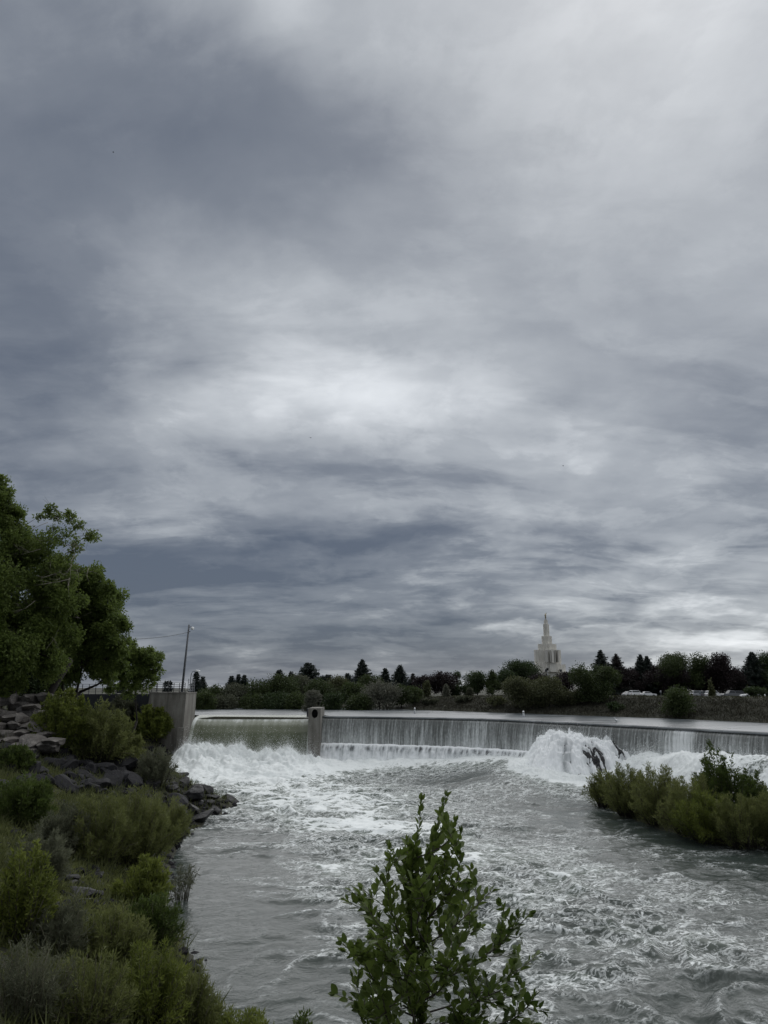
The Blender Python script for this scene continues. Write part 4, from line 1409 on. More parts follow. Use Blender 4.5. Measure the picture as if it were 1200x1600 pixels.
def make_car(px, depth, kind, paint, label, heading):
    p = atd(px, 1094, depth)
    zz = z1(p[0], depth)
    root = empty('parked_car', (p[0], depth, zz), label, 'car', 'cars parked along the right bank road')
    root.rotation_euler = (0, 0, heading)
    if kind == 'suv':
        body = [(-2.25, 0.42), (-2.3, 0.95), (-2.15, 1.05), (1.0, 1.08), (2.1, 0.98), (2.3, 0.8), (2.28, 0.42)]
        cab = [(-2.15, 1.05), (-1.95, 1.68), (-1.7, 1.75), (0.35, 1.74), (0.95, 1.09)]
    elif kind == 'truck':
        body = [(-2.7, 0.5), (-2.72, 1.1), (-0.6, 1.12), (1.3, 1.14), (2.5, 1.06), (2.7, 0.85), (2.68, 0.5)]
        cab = [(-0.6, 1.12), (-0.45, 1.78), (-0.2, 1.86), (0.75, 1.84), (1.3, 1.15)]
    else:
        body = [(-2.25, 0.38), (-2.3, 0.85), (-1.9, 0.95), (0.9, 0.96), (2.1, 0.82), (2.3, 0.65), (2.28, 0.38)]
        cab = [(-1.8, 0.95), (-1.05, 1.42), (-0.6, 1.47), (0.15, 1.45), (1.0, 0.965)]
    mb = MB(); vs, fs = extrude_profile(body, 0.9, 0.86, 0.7); mb.add(vs, fs)
    mb.build('body', PAINT[paint], root)
    mb = MB(); vs, fs = extrude_profile(cab, 0.82, 0.64, (cab[0][1] + cab[1][1]) / 2)
    mb.add(vs, fs)
    cb = mb.build('cabin', PAINT[paint], root)
    # side glass and screens
    c0, c1, c2, c3, c4 = [np.array(q) for q in cab]
    for sgn in (-1, 1):
        g = MB()
        lo_, hi_ = 0.18, 0.86
        q = [c0 + (c1 - c0) * lo_ + (0.12, 0), c4 + (c3 - c4) * lo_ - (0.14, 0), c4 + (c3 - c4) * hi_ - (0.08, 0), c0 + (c1 - c0) * hi_ + (0.1, 0)]
        yv = [0.82 - 0.18 * ((a[1] - c0[1]) / (c2[1] - c0[1])) + 0.012 for a in q]
        g.add([(a[0], sgn * b, a[1]) for a, b in zip(q, yv)] + [(a[0], sgn * (b - 0.03), a[1]) for a, b in zip(q, yv)], [(0, 1, 2, 3), (7, 6, 5, 4), (0, 4, 5, 1), (1, 5, 6, 2), (2, 6, 7, 3), (3, 7, 4, 0)])
        g.build('side_window', M['glass'], cb)
    for (a, b, nm) in ((c4, c3, 'windscreen'), (c0, c1, 'rear_window')):
        g = MB()
        d_ = 0.02 if a[0] > 0 else -0.02
        q = [a + (b - a) * 0.15, a + (b - a) * 0.88]
        g.add([(q[0][0] + d_, -0.70, q[0][1] + .01), (q[0][0] + d_, 0.70, q[0][1] + .01), (q[1][0] + d_, 0.56, q[1][1] + .01), (q[1][0] + d_, -0.56, q[1][1] + .01),
               (q[0][0] - d_, -0.70, q[0][1]), (q[0][0] - d_, 0.70, q[0][1]), (q[1][0] - d_, 0.56, q[1][1]), (q[1][0] - d_, -0.56, q[1][1])],
              [(0, 1, 2, 3), (7, 6, 5, 4), (0, 4, 5, 1), (1, 5, 6, 2), (2, 6, 7, 3), (3, 7, 4, 0)])
        g.build(nm, M['glass'], cb)
    for xx in (-1.4, 1.4):
        for sgn in (-1, 1):
            wmb = MB(); wmb.tube([(xx, sgn * 0.72, 0.34), (xx, sgn * 0.92, 0.34)], [0.34, 0.34], 18, False)
            wo_ = wmb.build('wheel', M['rubber'], root)
            rm_ = MB(); rm_.tube([(xx, sgn * 0.90, 0.34), (xx, sgn * 0.935, 0.34)], [0.20, 0.18], 14, False); rm_.build('rim', M['steel'], wo_)
    for sgn in (-1, 1):
        g = MB(); g.box(body[-2][0] - 0.12, body[-2][0] + 0.015, sgn * 0.66 - 0.15, sgn * 0.66 + 0.15, 0.62, 0.78); g.build('headlight', M['white'], root)
        g = MB(); g.box(body[1][0] - 0.015, body[1][0] + 0.1, sgn * 0.72 - 0.1, sgn * 0.72 + 0.1, 0.7, 0.9); g.build('tail_light', M['lamp_red'], root)
    return root


road = MB()
rp = [(33, 152), (52, 140), (92, 150), (140, 178), (140, 184), (92, 158), (55, 148), (36, 158)]
make_car(984.5, 222, 'sedan', 'white', 'white sedan parked leftmost under the trees', 0.35)
make_car(995.5, 219, 'suv', 'white', 'white taller car second from left under the trees', 0.3)
make_car(1013, 214, 'sedan', 'white', 'low white car third from left, nearer the pale post', 0.1)
make_car(1093, 200, 'suv', 'silver', 'silver car parked just right of the bright bush', 0.2)
make_car(1107, 200, 'suv', 'grey', 'grey car parked left of the white hatch backed car', 0.15)
make_car(1117, 197, 'suv', 'white', 'white tall backed car under the maroon pyramid tree', 0.1)
make_car(1145, 190, 'truck', 'grey', 'grey pickup parked right of the maroon tree', math.pi + 0.05)
make_car(1157, 192, 'suv', 'black', 'black tall car behind the grey pickup', 0.05)
make_car(1173, 182, 'sedan', 'white', 'white low nosed car under the right hand sign', math.pi + 0.03)


def sign(px, top, depth, wd, hd, mat, label, cat='sign', name='road_sign'):
    p = atd(px, top, depth)
    zz = z1(p[0], depth)
    h = p[2] - zz
    root = empty(name, (p[0], depth, zz), label, cat)
    mb = MB(); mb.tube([(0, 0, 0), (0, 0, h)], [0.05, 0.05], 8); mb.build('post', M['steel'], root)
    if wd:
        mb = MB(); mb.box(-wd / 2, wd / 2, -0.08, -0.055, h - hd, h); mb.build('plate', M[mat], root)
        mb = MB(); mb.box(-wd / 2 - 0.02, wd / 2 + 0.02, -0.054, -0.04, h - hd - 0.02, h + 0.02); mb.build('rim', M['steel'], root)
    else:
        mb = MB(); mb.tube([(0, 0, h * 0.4), (0, 0, h + 0.02)], [0.09, 0.08], 8); mb.build('sleeve', M[mat], root)
    return root


sign(1093.5, 1080, 135, 0.42, 0.5, 'steel', 'small square grey sign right of the bright bush')
sign(1170.5, 1073, 125, 0.42, 0.9, 'steel', 'tall narrow grey sign above the white low nosed car')
sign(1195, 1085, 112, 0, 0, 'white', 'short white post near the right picture edge', 'post', 'marker_post')
sign(1032, 1079, 112, 0, 0, 'steel', 'pale slim post left of the bright topped bush', 'post', 'marker_post')

# markers and bird on the upper water
for (px, top, bot, dep, lab, wd) in ((648, 1105.5, 1111, 112, 'white capped marker post standing in the upper river left of centre', 0.13),
                                     (818, 1110.5, 1118, 98, 'grey marker post with round float in the upper river', 0.15)):
    p = atd(px, bot, dep)
    root = empty('marker_buoy', (p[0], dep, ZR), lab, 'buoy')
    hh = HC - slope(top) * dep - ZR
    mb = MB(); mb.tube([(0, 0, -0.4), (0, 0, hh * 0.8), (0, 0, hh)], [wd, wd * 0.95, wd * 0.5], 10); mb.build('post', M['white'], root)
    mb = MB(); mb.tube([(0, 0, -0.15), (0, 0, 0.02), (0, 0, 0.10)], [wd * 1.5, wd * 2.2, wd * 1.2], 12); mb.build('float', M['steel'], root)
    mb = MB(); mb.tube([(0, 0, hh * 0.62), (0, 0, hh * 0.74)], [wd * 1.06, wd * 1.06], 10); mb.build('band', M['darksteel'], root)


def skin_body(name, pts, mat, parent=None):
    """continuous tapered body: list of chains of (point, radius)"""
    mb = MB()
    for ch in pts:
        mb.tube([c[0] for c in ch], [c[1] for c in ch], 10)
    return mb.build(name, mat, parent)


bp_ = atd(962.5, 1123, 82)
bird = empty('white_bird', (bp_[0], 82, ZR), 'white water bird standing at the dam crest right of centre', 'bird')
bird.rotation_euler = (0, 0, math.radians(10))
skin_body('body', [[((0.30, 0, 0.16), 0.01), ((0.20, 0, 0.17), 0.06), ((0.05, 0, 0.20), 0.12), ((-0.08, 0, 0.26), 0.12), ((-0.14, 0, 0.36), 0.06), ((-0.15, 0, 0.46), 0.045),
                     ((-0.17, 0, 0.53), 0.055), ((-0.21, 0, 0.54), 0.03), ((-0.31, 0, 0.51), 0.006)]], M['white'], bird)
mb = MB()
for s_ in (-0.04, 0.04):
    mb.tube([(0.0, s_, 0.18), (0.0, s_, -0.02)], [0.012, 0.01], 5)
mb.build('legs', M['twig'], bird)

for i, (px, py, dist, ro, lab) in enumerate(((177, 238, 75, 0.5, 'tiny dark bird in the upper left sky'), (485, 684, 95, 1.2, 'tiny dark bird below the bright cloud break'),
                                             (880, 728, 95, 0.2, 'tiny dark bird in the right half of the sky'))):
    p = atd(px, py, dist)
    b_ = empty('flying_bird', p, lab, 'bird', 'birds in the sky')
    b_.rotation_euler = (0.3, 0.2, ro)
    skin_body('body', [[((-0.12, 0, 0), 0.006), ((-0.07, 0, 0), 0.025), ((0.02, 0, 0), 0.03), ((0.08, 0, 0.01), 0.02), ((0.11, 0, 0.01), 0.004)]], M['rubber'], b_)
    for sg in (-1, 1):
        mb = MB()
        mb.add([(0.05, sg * 0.02, 0.0), (-0.04, sg * 0.02, 0.0), (-0.05, sg * 0.16, 0.05), (0.03, sg * 0.12, 0.045), (-0.09, sg * 0.27, 0.03),
                (0.05, sg * 0.02, 0.008), (-0.04, sg * 0.02, 0.008), (-0.05, sg * 0.16, 0.056), (0.03, sg * 0.12, 0.053)],
               [(0, 1, 2, 3), (3, 2, 4), (8, 7, 6, 5), (4, 7, 8), (0, 3, 8, 5), (3, 4, 8), (1, 6, 7, 2), (2, 7, 4)])
        mb.build('wing', M['rubber'], b_)


# ------------------------------------------------------------------ rocks
def rock_mesh(name, seed, sub=4, planes=18, noise=0.11):
    rng = np.random.default_rng(seed)
    bm = bmesh.new()
    bmesh.ops.create_icosphere(bm, subdivisions=sub, radius=1.0)
    P = np.array([v.co[:] for v in bm.verts])
    for k in range(planes):
        n = unit(rng.normal(size=3)); d = rng.uniform(0.40, 0.80)
        o = P @ n - d
        P = P - np.clip(o, 0, None)[:, None] * n
    nn = unit(P)
    P = P + nn * (noise * (fbm(P[:, 0] * 2 + P[:, 2], P[:, 1] * 2 - P[:, 2] * 0.7, 4, seed % 90))[:, None])
    for v, c in zip(bm.verts, P): v.co = c
    for f_ in bm.faces: f_.smooth = False
    me = bpy.data.meshes.new(name)
    bm.to_mesh(me); bm.free()
    return me


ROCKS = [rock_mesh('rock', 900 + i) for i in range(9)]
ROCKS_WET = []
for me in ROCKS:
    me.materials.append(M['basalt'])
    c = me.copy(); c.materials.clear(); c.materials.append(M['wetrock']); ROCKS_WET.append(c)


def rock(px, py, wpx, flat, label, rng, wet=False, group=None, z=None, sink=0.3):
    p = hit(px, py) if z is None else at(px, py, z)
    sx = wpx * p[1] / F / 2
    me = (ROCKS_WET if wet else ROCKS)[int(rng.integers(len(ROCKS)))]
    o = bpy.data.objects.new('rock', me)
    COL.objects.link(o)
    o.location = (p[0], p[1], p[2] + sx * flat * (1 - 2 * sink) * 0.5)
    o.scale = (sx, sx * rng.uniform(0.75, 1.1), sx * flat)
    o.rotation_euler = (rng.normal() * 0.15, rng.normal() * 0.15, rng.uniform(0, 6.28))
    return tag(o, label, 'rock', group)


rr = np.random.default_rng(11)
rock(357, 1256, 42, 0.55, 'dark wet boulder at the tip of the rocky point in the foam', rr, True, z=0.0, sink=0.2)
rock(333, 1268, 40, 0.5, 'dark wet rock just left of the boulder at the tip', rr, True, z=0.1)
rock(300, 1250, 60, 0.55, 'large wet slab in the middle of the rocky point', rr, True)
rock(318, 1240, 46, 0.6, 'wet rock on the foam side of the rocky point', rr, True)
rock(275, 1262, 60, 0.5, 'broad grey slab behind the middle of the rocky point', rr, False)
rock(310, 1283, 56, 0.4, 'low flat slab at water level under the rocky point', rr, True, z=0.05)
rock(230, 1160, 20, 0.8, 'pale rounded boulder beside the abutment shrub', rr, False)
rock(130, 1408, 60, 0.6, 'black boulder in the hollow of the lower left bank', rr, True)
rock(112, 1380, 36, 0.6, 'small black rock above the hollow boulder', rr, True)
rock(50, 1415, 50, 0.6, 'black rock beside the bright leafy shrub low at left', rr, True)
rock(185, 1205, 66, 0.65, 'big angular block in the middle of the dark rock slope', rr, False)
rock(150, 1190, 60, 0.6, 'angular dark block under the big olive shrub', rr, False)
rock(208, 1228, 52, 0.6, 'angular dark block at the right foot of the slope', rr, False)
rock(40, 1195, 56, 0.6, 'dark block below the pale ledge at far left', rr, False)


def inpoly(px, py, poly):
    c = False
    for i in range(len(poly)):
        ax, ay = poly[i]; bx, by = poly[(i + 1) % len(poly)]
        if (ay > py) != (by > py) and px < (bx - ax) * (py - ay) / (by - ay) + ax: c = not c
    return c


def scatter_rocks(poly, n, smin, smax, label, group, wet):
    xs_ = [p[0] for p in poly]; ys_ = [p[1] for p in poly]
    k = 0
    while k < n:
        px, py = rr.uniform(min(xs_), max(xs_)), rr.uniform(min(ys_), max(ys_))
        if not inpoly(px, py, poly): continue
        rock(px, py, rr.uniform(smin, smax), rr.uniform(0.45, 0.75), label, rr, wet, group)
        k += 1


scatter_rocks([(0, 1172), (60, 1168), (150, 1180), (225, 1205), (225, 1245), (150, 1250), (60, 1235), (0, 1240)], 80, 14, 56,
              'dark angular basalt rock in the tumbled slope at left', 'tumbled basalt rocks on the left slope', False)
scatter_rocks([(232, 1205), (275, 1212), (335, 1240), (345, 1270), (300, 1285), (240, 1262)], 30, 12, 34,
              'dark wet rock heaped on the point below the abutment', 'wet rocks on the left point', True)
scatter_rocks([(222, 1158), (262, 1160), (272, 1185), (270, 1210), (240, 1205)], 22, 8, 20,
              'small rock on the shore at the foot of the abutment', 'small rocks under the abutment', False)
scatter_rocks([(60, 1350), (170, 1350), (180, 1410), (60, 1430)], 14, 14, 30,
              'dark stone in the shaded hollow of the left bank', 'stones in the bank hollow', True)

# rubble between the rocks: uncountable small stones
Vs, Fs, off = [], [], 0
rub = [rock_mesh('rubble_seed', 950 + i, 1, 6, 0.03) for i in range(4)]
rv = []
for me in rub:
    v_ = np.empty(len(me.vertices) * 3, np.float32); me.vertices.foreach_get('co', v_)
    f_ = np.empty(len(me.polygons) * 3, np.int32); me.polygons.foreach_get('vertices', f_)
    rv.append((v_.reshape(-1, 3), f_.reshape(-1, 3)))
    bpy.data.meshes.remove(me)
nr_ = 2600
ang_ = rr.uniform(0, 1, nr_)
cnt = 0
cand_x = rr.uniform(-36, -6, 14000); cand_y = rr.uniform(24, 96, 14000)
dl_ = sdist(cand_x, cand_y, LOWPOLY)
okc = (dl_ > -0.5) & (dl_ < 13) & (rr.uniform(0, 1, 14000) < np.exp(-np.clip(dl_, 0, None) / 7))
cand_x, cand_y = cand_x[okc], cand_y[okc]
cz = zt(cand_x, cand_y)
for i in range(min(len(cand_x), nr_)):
    v_, f_ = rv[i % 4]
    s_ = rr.uniform(0.08, 0.34)
    a = rr.uniform(0, 6.28)
    R_ = np.array(((math.cos(a), -math.sin(a), 0), (math.sin(a), math.cos(a), 0), (0, 0, 0.7)))
    Vs.append(v_ @ R_.T * s_ + np.array((cand_x[i], cand_y[i], cz[i] + 0.02)))
    Fs.append(f_ + off); off += len(v_)
tag(obj('rubble', np_mesh('rubble', np.concatenate(Vs), np.concatenate(Fs)), M['basalt']), 'loose dark stones strewn over the left bank', 'rubble', kind='stuff')

# pale stepped ledge under the big trees
lg0 = atd(30, 1165, 58)
led = empty('rock_ledge', (lg0[0], 58, lg0[2] - 0.6), 'pale stepped rock ledge under the trees at far left', 'rock ledge')
lr = np.random.default_rng(5)
LV, LF, lo_ = [], [], 0
for row, (py, dep) in enumerate([(1180, 56.0), (1168, 57.0), (1156, 58.2), (1145, 59.3), (1134, 60.4), (1123, 61.6), (1112, 62.8), (1103, 63.6)]):
    px = -95.0
    while px < 58:
        wp = lr.uniform(12, 40)
        a = atd(px, py, dep + lr.normal() * 0.5); b = atd(px + wp, py - lr.uniform(9, 20), dep)
        me = ROCKS[int(lr.integers(len(ROCKS)))]
        v_ = np.empty(len(me.vertices) * 3, np.float32); me.vertices.foreach_get('co', v_)
        f_ = np.empty(len(me.polygons) * 3, np.int32); me.polygons.foreach_get('vertices', f_)
        v_ = v_.reshape(-1, 3)
        v_ = np.sign(v_) * np.abs(v_) ** 0.8
        v_ = v_ * np.array(((b[0] - a[0]) * 0.68, 1.5, (b[2] - a[2]) * 0.72))
        yw_ = lr.normal() * 0.25; tl = lr.normal() * 0.08
        v_ = v_ @ np.array(((math.cos(yw_), math.sin(yw_), tl), (-math.sin(yw_), math.cos(yw_), 0), (-tl, 0, 1)))
        v_ = v_ + (np.array(((a[0] + b[0]) / 2, a[1] + 1.1 + lr.normal() * 0.3, (a[2] + b[2]) / 2)) - np.array(led.location))
        LV.append(v_); LF.append(f_.reshape(-1, 3) + lo_); lo_ += len(v_)
        px += wp * 0.9
obj('ledge_blocks', np_mesh('ledge_blocks', np.concatenate(LV), np.concatenate(LF)), M['tanrock'], led)

# rock outcrop in the falls with its cascade
RC = atd(888, 1190, 79.5)
RZ = 1.15
DH = HC - slope(1154) * 79.5 - RZ + 0.35
out_root = empty('rock_outcrop', (RC[0], 79.5, RZ), 'dark rock outcrop under the white cascade in the falls', 'rock outcrop')
gx_ = np.linspace(-6.3, 10.6, 280); gy_ = np.linspace(-4.6, 6.2, 150)
QX, QY = np.meshgrid(gx_, gy_)
qx, qy = QX.ravel(), QY.ravel()


def domez(qx, qy):
    def hump(cx, cy, rx_, ry_, h, pw):
        r = np.sqrt(((qx - cx) / rx_) ** 2 + ((qy - cy) / ry_) ** 2)
        return h * np.clip(1 - r ** pw, 0, 1)
    a = hump(-1.0, 1.6, 3.9, 5.0, DH, 2.4)
    b = hump(3.1, 1.6, 2.6, 4.2, DH * 0.90, 2.3)
    c = hump(5.0, 0.2, 2.6, 3.6, DH * 0.5, 1.8)
    d = hump(-2.9, 1.0, 3.4, 4.0, DH * 0.72, 1.7)
    return np.maximum.reduce([a, b, c, d])


wq = 0.5 * fbm(qx * 0.5, qy * 0.5, 3, 117)
def arch(ax, ay):
    prof_ = np.interp(ax, [-5.0, -4.2, -3.2, -2.1, -1.1, 0.2, 1.6, 2.6, 3.6, 4.5, 5.2, 5.9, 7.2, 9.2, 10.2], [0, 0.18, 0.46, 0.80, 0.98, 1.0, 0.98, 0.90, 0.99, 0.92, 0.66, 0.50, 0.42, 0.30, 0]) * DH
    prof_ = prof_ * (1 + 0.10 * fbm(ax * 0.9, ay * 0.15, 3, 116))
    fr = np.clip(1 - (np.clip(0.6 - ay, 0, None) / (4.9 - 0.12 * np.clip(np.abs(ax), 0, 6))) ** 2.3, 0, 1)
    bk = 1 - sstep(ay, 3.6, 6.0)
    return prof_ * fr * bk


sh_ = -0.62 * np.clip(qx, -1.5, 8.0)
hz0 = arch(qx + 0.7 * wq, qy + 0.9 * fbm(qx * 0.45 + 9, qy * 0.45, 3, 118))
rough_ = 0.75 * fbm(qx * 0.6, qy * 0.6, 5, 111) + 0.45 * (np.abs(perlin(qx * 1.1, qy * 1.1, 113)) - 0.3) + 0.22 * (np.abs(perlin(qx * 2.6, qy * 2.6, 114)) - 0.3)
m0 = np.clip(hz0 / 1.2, 0, 1)
hr_ = hz0 + rough_ * m0 - 0.35
fq_ = gridfaces(150, 280)
fq_ = fq_[(hz0[fq_] > 0.03).all(1)]
obj('rock_body', np_mesh('rock_body', np.stack([qx, qy + sh_, hr_], 1), fq_, False), M['wetrock'], out_root)
# water over it: proud where it runs, below the rock where the rock stays bare
wq2 = fbm(qx * 0.5, qy * 0.5, 3, 127)
s_r = np.arctan2(qx - 1.2 + 0.6 * wq2, -(qy - 4.2)) * 6.0
rad = np.sqrt((qx - 1.2) ** 2 + (qy - 4.2) ** 2)
strm = fbm(s_r * 0.7, rad * 0.16, 4, 121)
fine_ = fbm(s_r * 1.9, rad * 0.45, 3, 123)
cover = strm * 1.1 + 0.5 * fine_ + 0.42 - 0.60 * np.exp(-((qx - 4.3) / 0.9) ** 2 - ((qy + 0.8) / 2.0) ** 2) - 0.65 * np.exp(-((qx - 1.7) / 0.8) ** 2 - ((qy + 2.4) / 1.5) ** 2) \
    - 0.45 * np.exp(-((qx + 1.0) / 0.6) ** 2 - ((qy + 2.4) / 1.2) ** 2) + 0.30 * np.exp(-((qx + 3.4) / 1.6) ** 2)
hw2 = hz0 + 0.55 * rough_ * m0 - 0.35 + np.clip(cover, -0.45, 0.30) + 0.22 * m0 * fine_ + 0.42 * m0 * np.abs(perlin(qx * 1.6, qy * 1.6, 125)) + 0.24 * m0 * np.abs(perlin(qx * 4.6, qy * 4.6, 126))
casc = obj('cascade', np_mesh('cascade', np.stack([qx + RC[0], qy + sh_ + 79.5, hw2 + RZ], 1), fq_, True,
                              {'along': s_r, 'down': rad * 0.9, 'white': 0.20 + 0.34 * np.clip(cover, -0.6, 0.7) + 0.16 * fine_}), M['cascade'])
tag(casc, 'white water pouring over the rock outcrop at the falls', 'waterfall', kind='structure')

# ------------------------------------------------------------------ spray
sp = np.random.default_rng(33)
P = []


def sprayzone(xs, ys, spread, hmean, n):
    k = sp.integers(len(xs), size=n)
    q = np.stack([xs[k] + sp.normal(size=n) * spread, ys[k] + sp.normal(size=n) * spread], 1)
    zz = wz_at(q[:, 0], q[:, 1]) + sp.exponential(hmean, n)
    P.append(np.concatenate([q, zz[:, None]], 1))


sel = np.where((heap > 1.2) & (inL < -0.3) & (y > 91))[0]
# plumes: gather spray around a few bursts so that it stands in tufts
NB = 46000
bur = sp.choice(sel, 170)
k = sp.integers(170, size=NB)
hh_ = sp.exponential(0.42, NB) * (0.25 + 1.6 * sp.uniform(0, 1, 170)[k] ** 2)
xb = x[bur][k] + sp.normal(size=NB) * (0.16 + 0.35 * hh_); yb = y[bur][k] + sp.normal(size=NB) * 0.5
P.append(np.stack([xb, yb, wz_at(xb, yb) + hh_ - 0.1], 1))
sprayzone(x[sel], y[sel], 0.3, 0.16, 26000)
selb = np.where((dd > 1.6) & (dd < 3.0) & (x > -8) & (x < 19) & (inL < 0))[0]
sprayzone(x[selb], y[selb], 0.3, 0.20, 12000)
sels = np.where((stp > 0.5) & (inL < 0))[0]
sprayzone(x[sels], y[sels], 0.4, 0.30, 12000)
selr = np.where((heavy > 0.25) & (inL < -0.3))[0]
sprayzone(x[selr], y[selr], 0.3, 0.09, 9000)
sel_b = np.where((np.abs(rb - 0.98) < 0.16) & (y < 80))[0]
sprayzone(x[sel_b], y[sel_b], 0.3, 0.30, 14000)
# on the rock cascade
ks = np.where((cover > 0.05) & (hz0 > 0.3))[0]
k = sp.choice(ks, 30000)
hh_ = sp.exponential(0.17, 30000)
P.append(np.stack([qx[k] + RC[0] + sp.normal(size=30000) * 0.12, qy[k] + sh_[k] + 79.5 + sp.normal(size=30000) * 0.12, hw2[k] + RZ + hh_], 1))
P = np.concatenate(P)
V, Fq = leaf_quads(P, sp.normal(size=(len(P), 3)), sp.uniform(0.025, 0.085, len(P)), sp.uniform(0.02, 0.06, len(P)), sp)
tag(obj('spray', np_mesh('spray', V, Fq), M['spray']), 'white spray and droplets thrown up where the water lands', 'spray', kind='stuff')


# ------------------------------------------------------------------ shrubs
def shrub(px, top, base_py, hw, mat, label, seed, name='willow_shrub', stems=70, leaf=None, lpx=3.4, narrow=0.22, nleaf=7000, spread=1.0, base=None, sparse=False, group=None, stemmat='stem', upright=0.7, cat='shrub'):
    rng = np.random.default_rng(seed)
    b = hit(px, base_py) if base is None else base
    Y_ = b[1]
    h = (HC - slope(top) * Y_) - b[2]
    h = max(h, 0.3)
    W = hw * Y_ / F / 1.0
    root = empty(name, b, label, cat, group)
    near = min(1.0, max(0.0, (48 - Y_) / 22))
    leaf = leaf or lpx * (1 + 0.8 * near) * Y_ / F
    nleaf = int(nleaf * (1 - 0.42 * near)) if not sparse else nleaf
    # stems rise from the base and fan out
    a = rng.uniform(0, 6.283, stems)
    rr_ = np.sqrt(rng.uniform(0, 1, stems)) * W
    lob = 1 + 0.16 * np.sin(a * 3 + seed) + 0.10 * np.sin(a * 7 + seed * 1.7)
    rr_ = rr_ * lob
    hh_ = h * (1.0 - 0.50 * (rr_ / W) ** 2) * rng.beta(3.2, 1.2, stems) * 1.10
    hh_[: stems // 9] *= 1.16
    tip = np.stack([np.cos(a) * rr_, np.sin(a) * rr_ * 0.8, hh_], 1)
    bas = np.stack([np.cos(a) * rr_ * 0.42, np.sin(a) * rr_ * 0.36, np.full(stems, -0.15)], 1)
    mb = MB()
    for i in range(stems):
        if sparse: mb = MB()
        mid = bas[i] * 0.45 + tip[i] * 0.55 + np.array((0, 0, 0.10 * h)) + rng.normal(size=3) * 0.03 * h
        mb.tube([bas[i], mid, tip[i]], [0.014 + 0.004 * h, 0.009 + 0.002 * h, 0.004], 4)
        if sparse: mb.build('stem', M[stemmat], root)
    if not sparse: tag(mb.build('stems', M[stemmat], root), kind='stuff')
    k = rng.integers(stems, size=nleaf)
    tq = rng.uniform(0.10 if not sparse else 0.3, 1.03, nleaf) ** 0.70
    k = np.sort(rng.choice(stems, nleaf, p=(lambda q_: q_ / q_.sum())(rng.uniform(0.3, 1.6, stems) * (hh_ / h + 0.1))))
    mid = bas * 0.45 + tip * 0.55 + np.array((0, 0, 0.10 * h))
    q = tq[:, None]
    P = (1 - q) ** 2 * bas[k] + 2 * q * (1 - q) * mid[k] + q * q * tip[k]
    tw = rng.normal(size=(nleaf, 3)) * (0.055 * W + 0.02) * (0.55 if sparse else 1.0) * (0.35 + 1.0 * (1 - tq[:, None]))
    P = P + tw
    P[:, 2] = np.maximum(P[:, 2], 0.02)
    D = unit(tip[k] - bas[k]) * upright + unit(tw) * 0.6 + rng.normal(size=(nleaf, 3)) * 0.35
    obj('foliage', leaf_mesh('foliage', P, D, leaf * rng.uniform(0.7, 1.4, nleaf), leaf * narrow * rng.uniform(0.8, 1.3, nleaf), rng), M[mat], root)
    return root


LB = 'shrubs on the left bank'
lshr = [  # px, top, base, half width, mat, leaves, width ratio, label
    (92, 1082, 1180, 46, 'leaf_yellow', 14000, 0.45, 'tall bright green shrub between pale ledge and olive shrub'),
    (150, 1100, 1192, 55, 'leaf_olive', 16000, 0.30, 'large olive shrub left of the abutment'),
    (190, 1142, 1200, 34, 'leaf_olive', 8000, 0.30, 'lower olive shrub on the right of the large one'),
    (236, 1103, 1158, 29, 'leaf_yellow', 9000, 0.40, 'rounded yellow green shrub against the concrete abutment'),
    (190, 1090, 1135, 26, 'leaf_greygreen', 4500, 0.35, 'grey green shrub in front of the dark wall'),
    (242, 1172, 1228, 32, 'leaf_greygreen', 6000, 0.22, 'twiggy grey shrub beside the foam left of the point'),
    (22, 1168, 1205, 30, 'leaf_mid', 5000, 0.4, 'low dark green shrub under the pale ledge'),
    (30, 1215, 1290, 48, 'leaf_mid', 9000, 0.3, 'shaded green shrub at the left edge below the rocks'),
    (95, 1262, 1330, 42, 'leaf_greygreen', 7000, 0.22, 'grey green shrub left of the big grassy willow'),
    (150, 1248, 1350, 52, 'leaf_olive', 16000, 0.16, 'big grassy willow, left part by the stony hollow'),
    (205, 1238, 1350, 60, 'leaf_olive', 20000, 0.16, 'big grassy willow, tallest mass at the water bend'),
    (262, 1248, 1312, 36, 'leaf_olive', 9000, 0.16, 'feathery willow leaning over the water by the point'),
    (60, 1300, 1385, 44, 'leaf_greygreen', 8000, 0.2, 'dull willow above the bright leafy shrub at left'),
    (28, 1325, 1480, 46, 'leaf_yellow', 9000, 0.30, 'bright yellow green leafy shrub at the left edge'),
    (222, 1345, 1425, 42, 'leaf_yellow', 7000, 0.30, 'fresh green shrub at the water below the big willow'),
    (90, 1415, 1505, 46, 'leaf_greygreen', 9000, 0.16, 'grey grassy shrub below the black boulders'),
    (175, 1420, 1520, 54, 'leaf_olive', 10000, 0.2, 'olive willow below the hollow boulder'),
    (235, 1400, 1490, 44, 'leaf_mid', 8000, 0.25, 'green willow on the water side of the lower bank'),
    (40, 1480, 1600, 70, 'leaf_greygreen', 10000, 0.13, 'pale twiggy shrub in the lower left corner'),
    (130, 1490, 1620, 70, 'leaf_olive', 11000, 0.2, 'olive shrub at the bottom edge left of the green one'),
    (225, 1480, 1610, 66, 'leaf_yellow', 11000, 0.22, 'green willow at the bottom edge of the lower bank'),
    (295, 1530, 1630, 50, 'leaf_olive', 9000, 0.2, 'small willow nearest the open water at the bottom edge'),
    (370, 1578, 1660, 50, 'leaf_yellow', 5000, 0.25, 'leafy tips at the bottom edge left of the sapling'),
    (470, 1585, 1700, 26, 'leaf_mid', 1500, 0.35, 'single leafy shoot at the bottom edge near the sapling'),
]
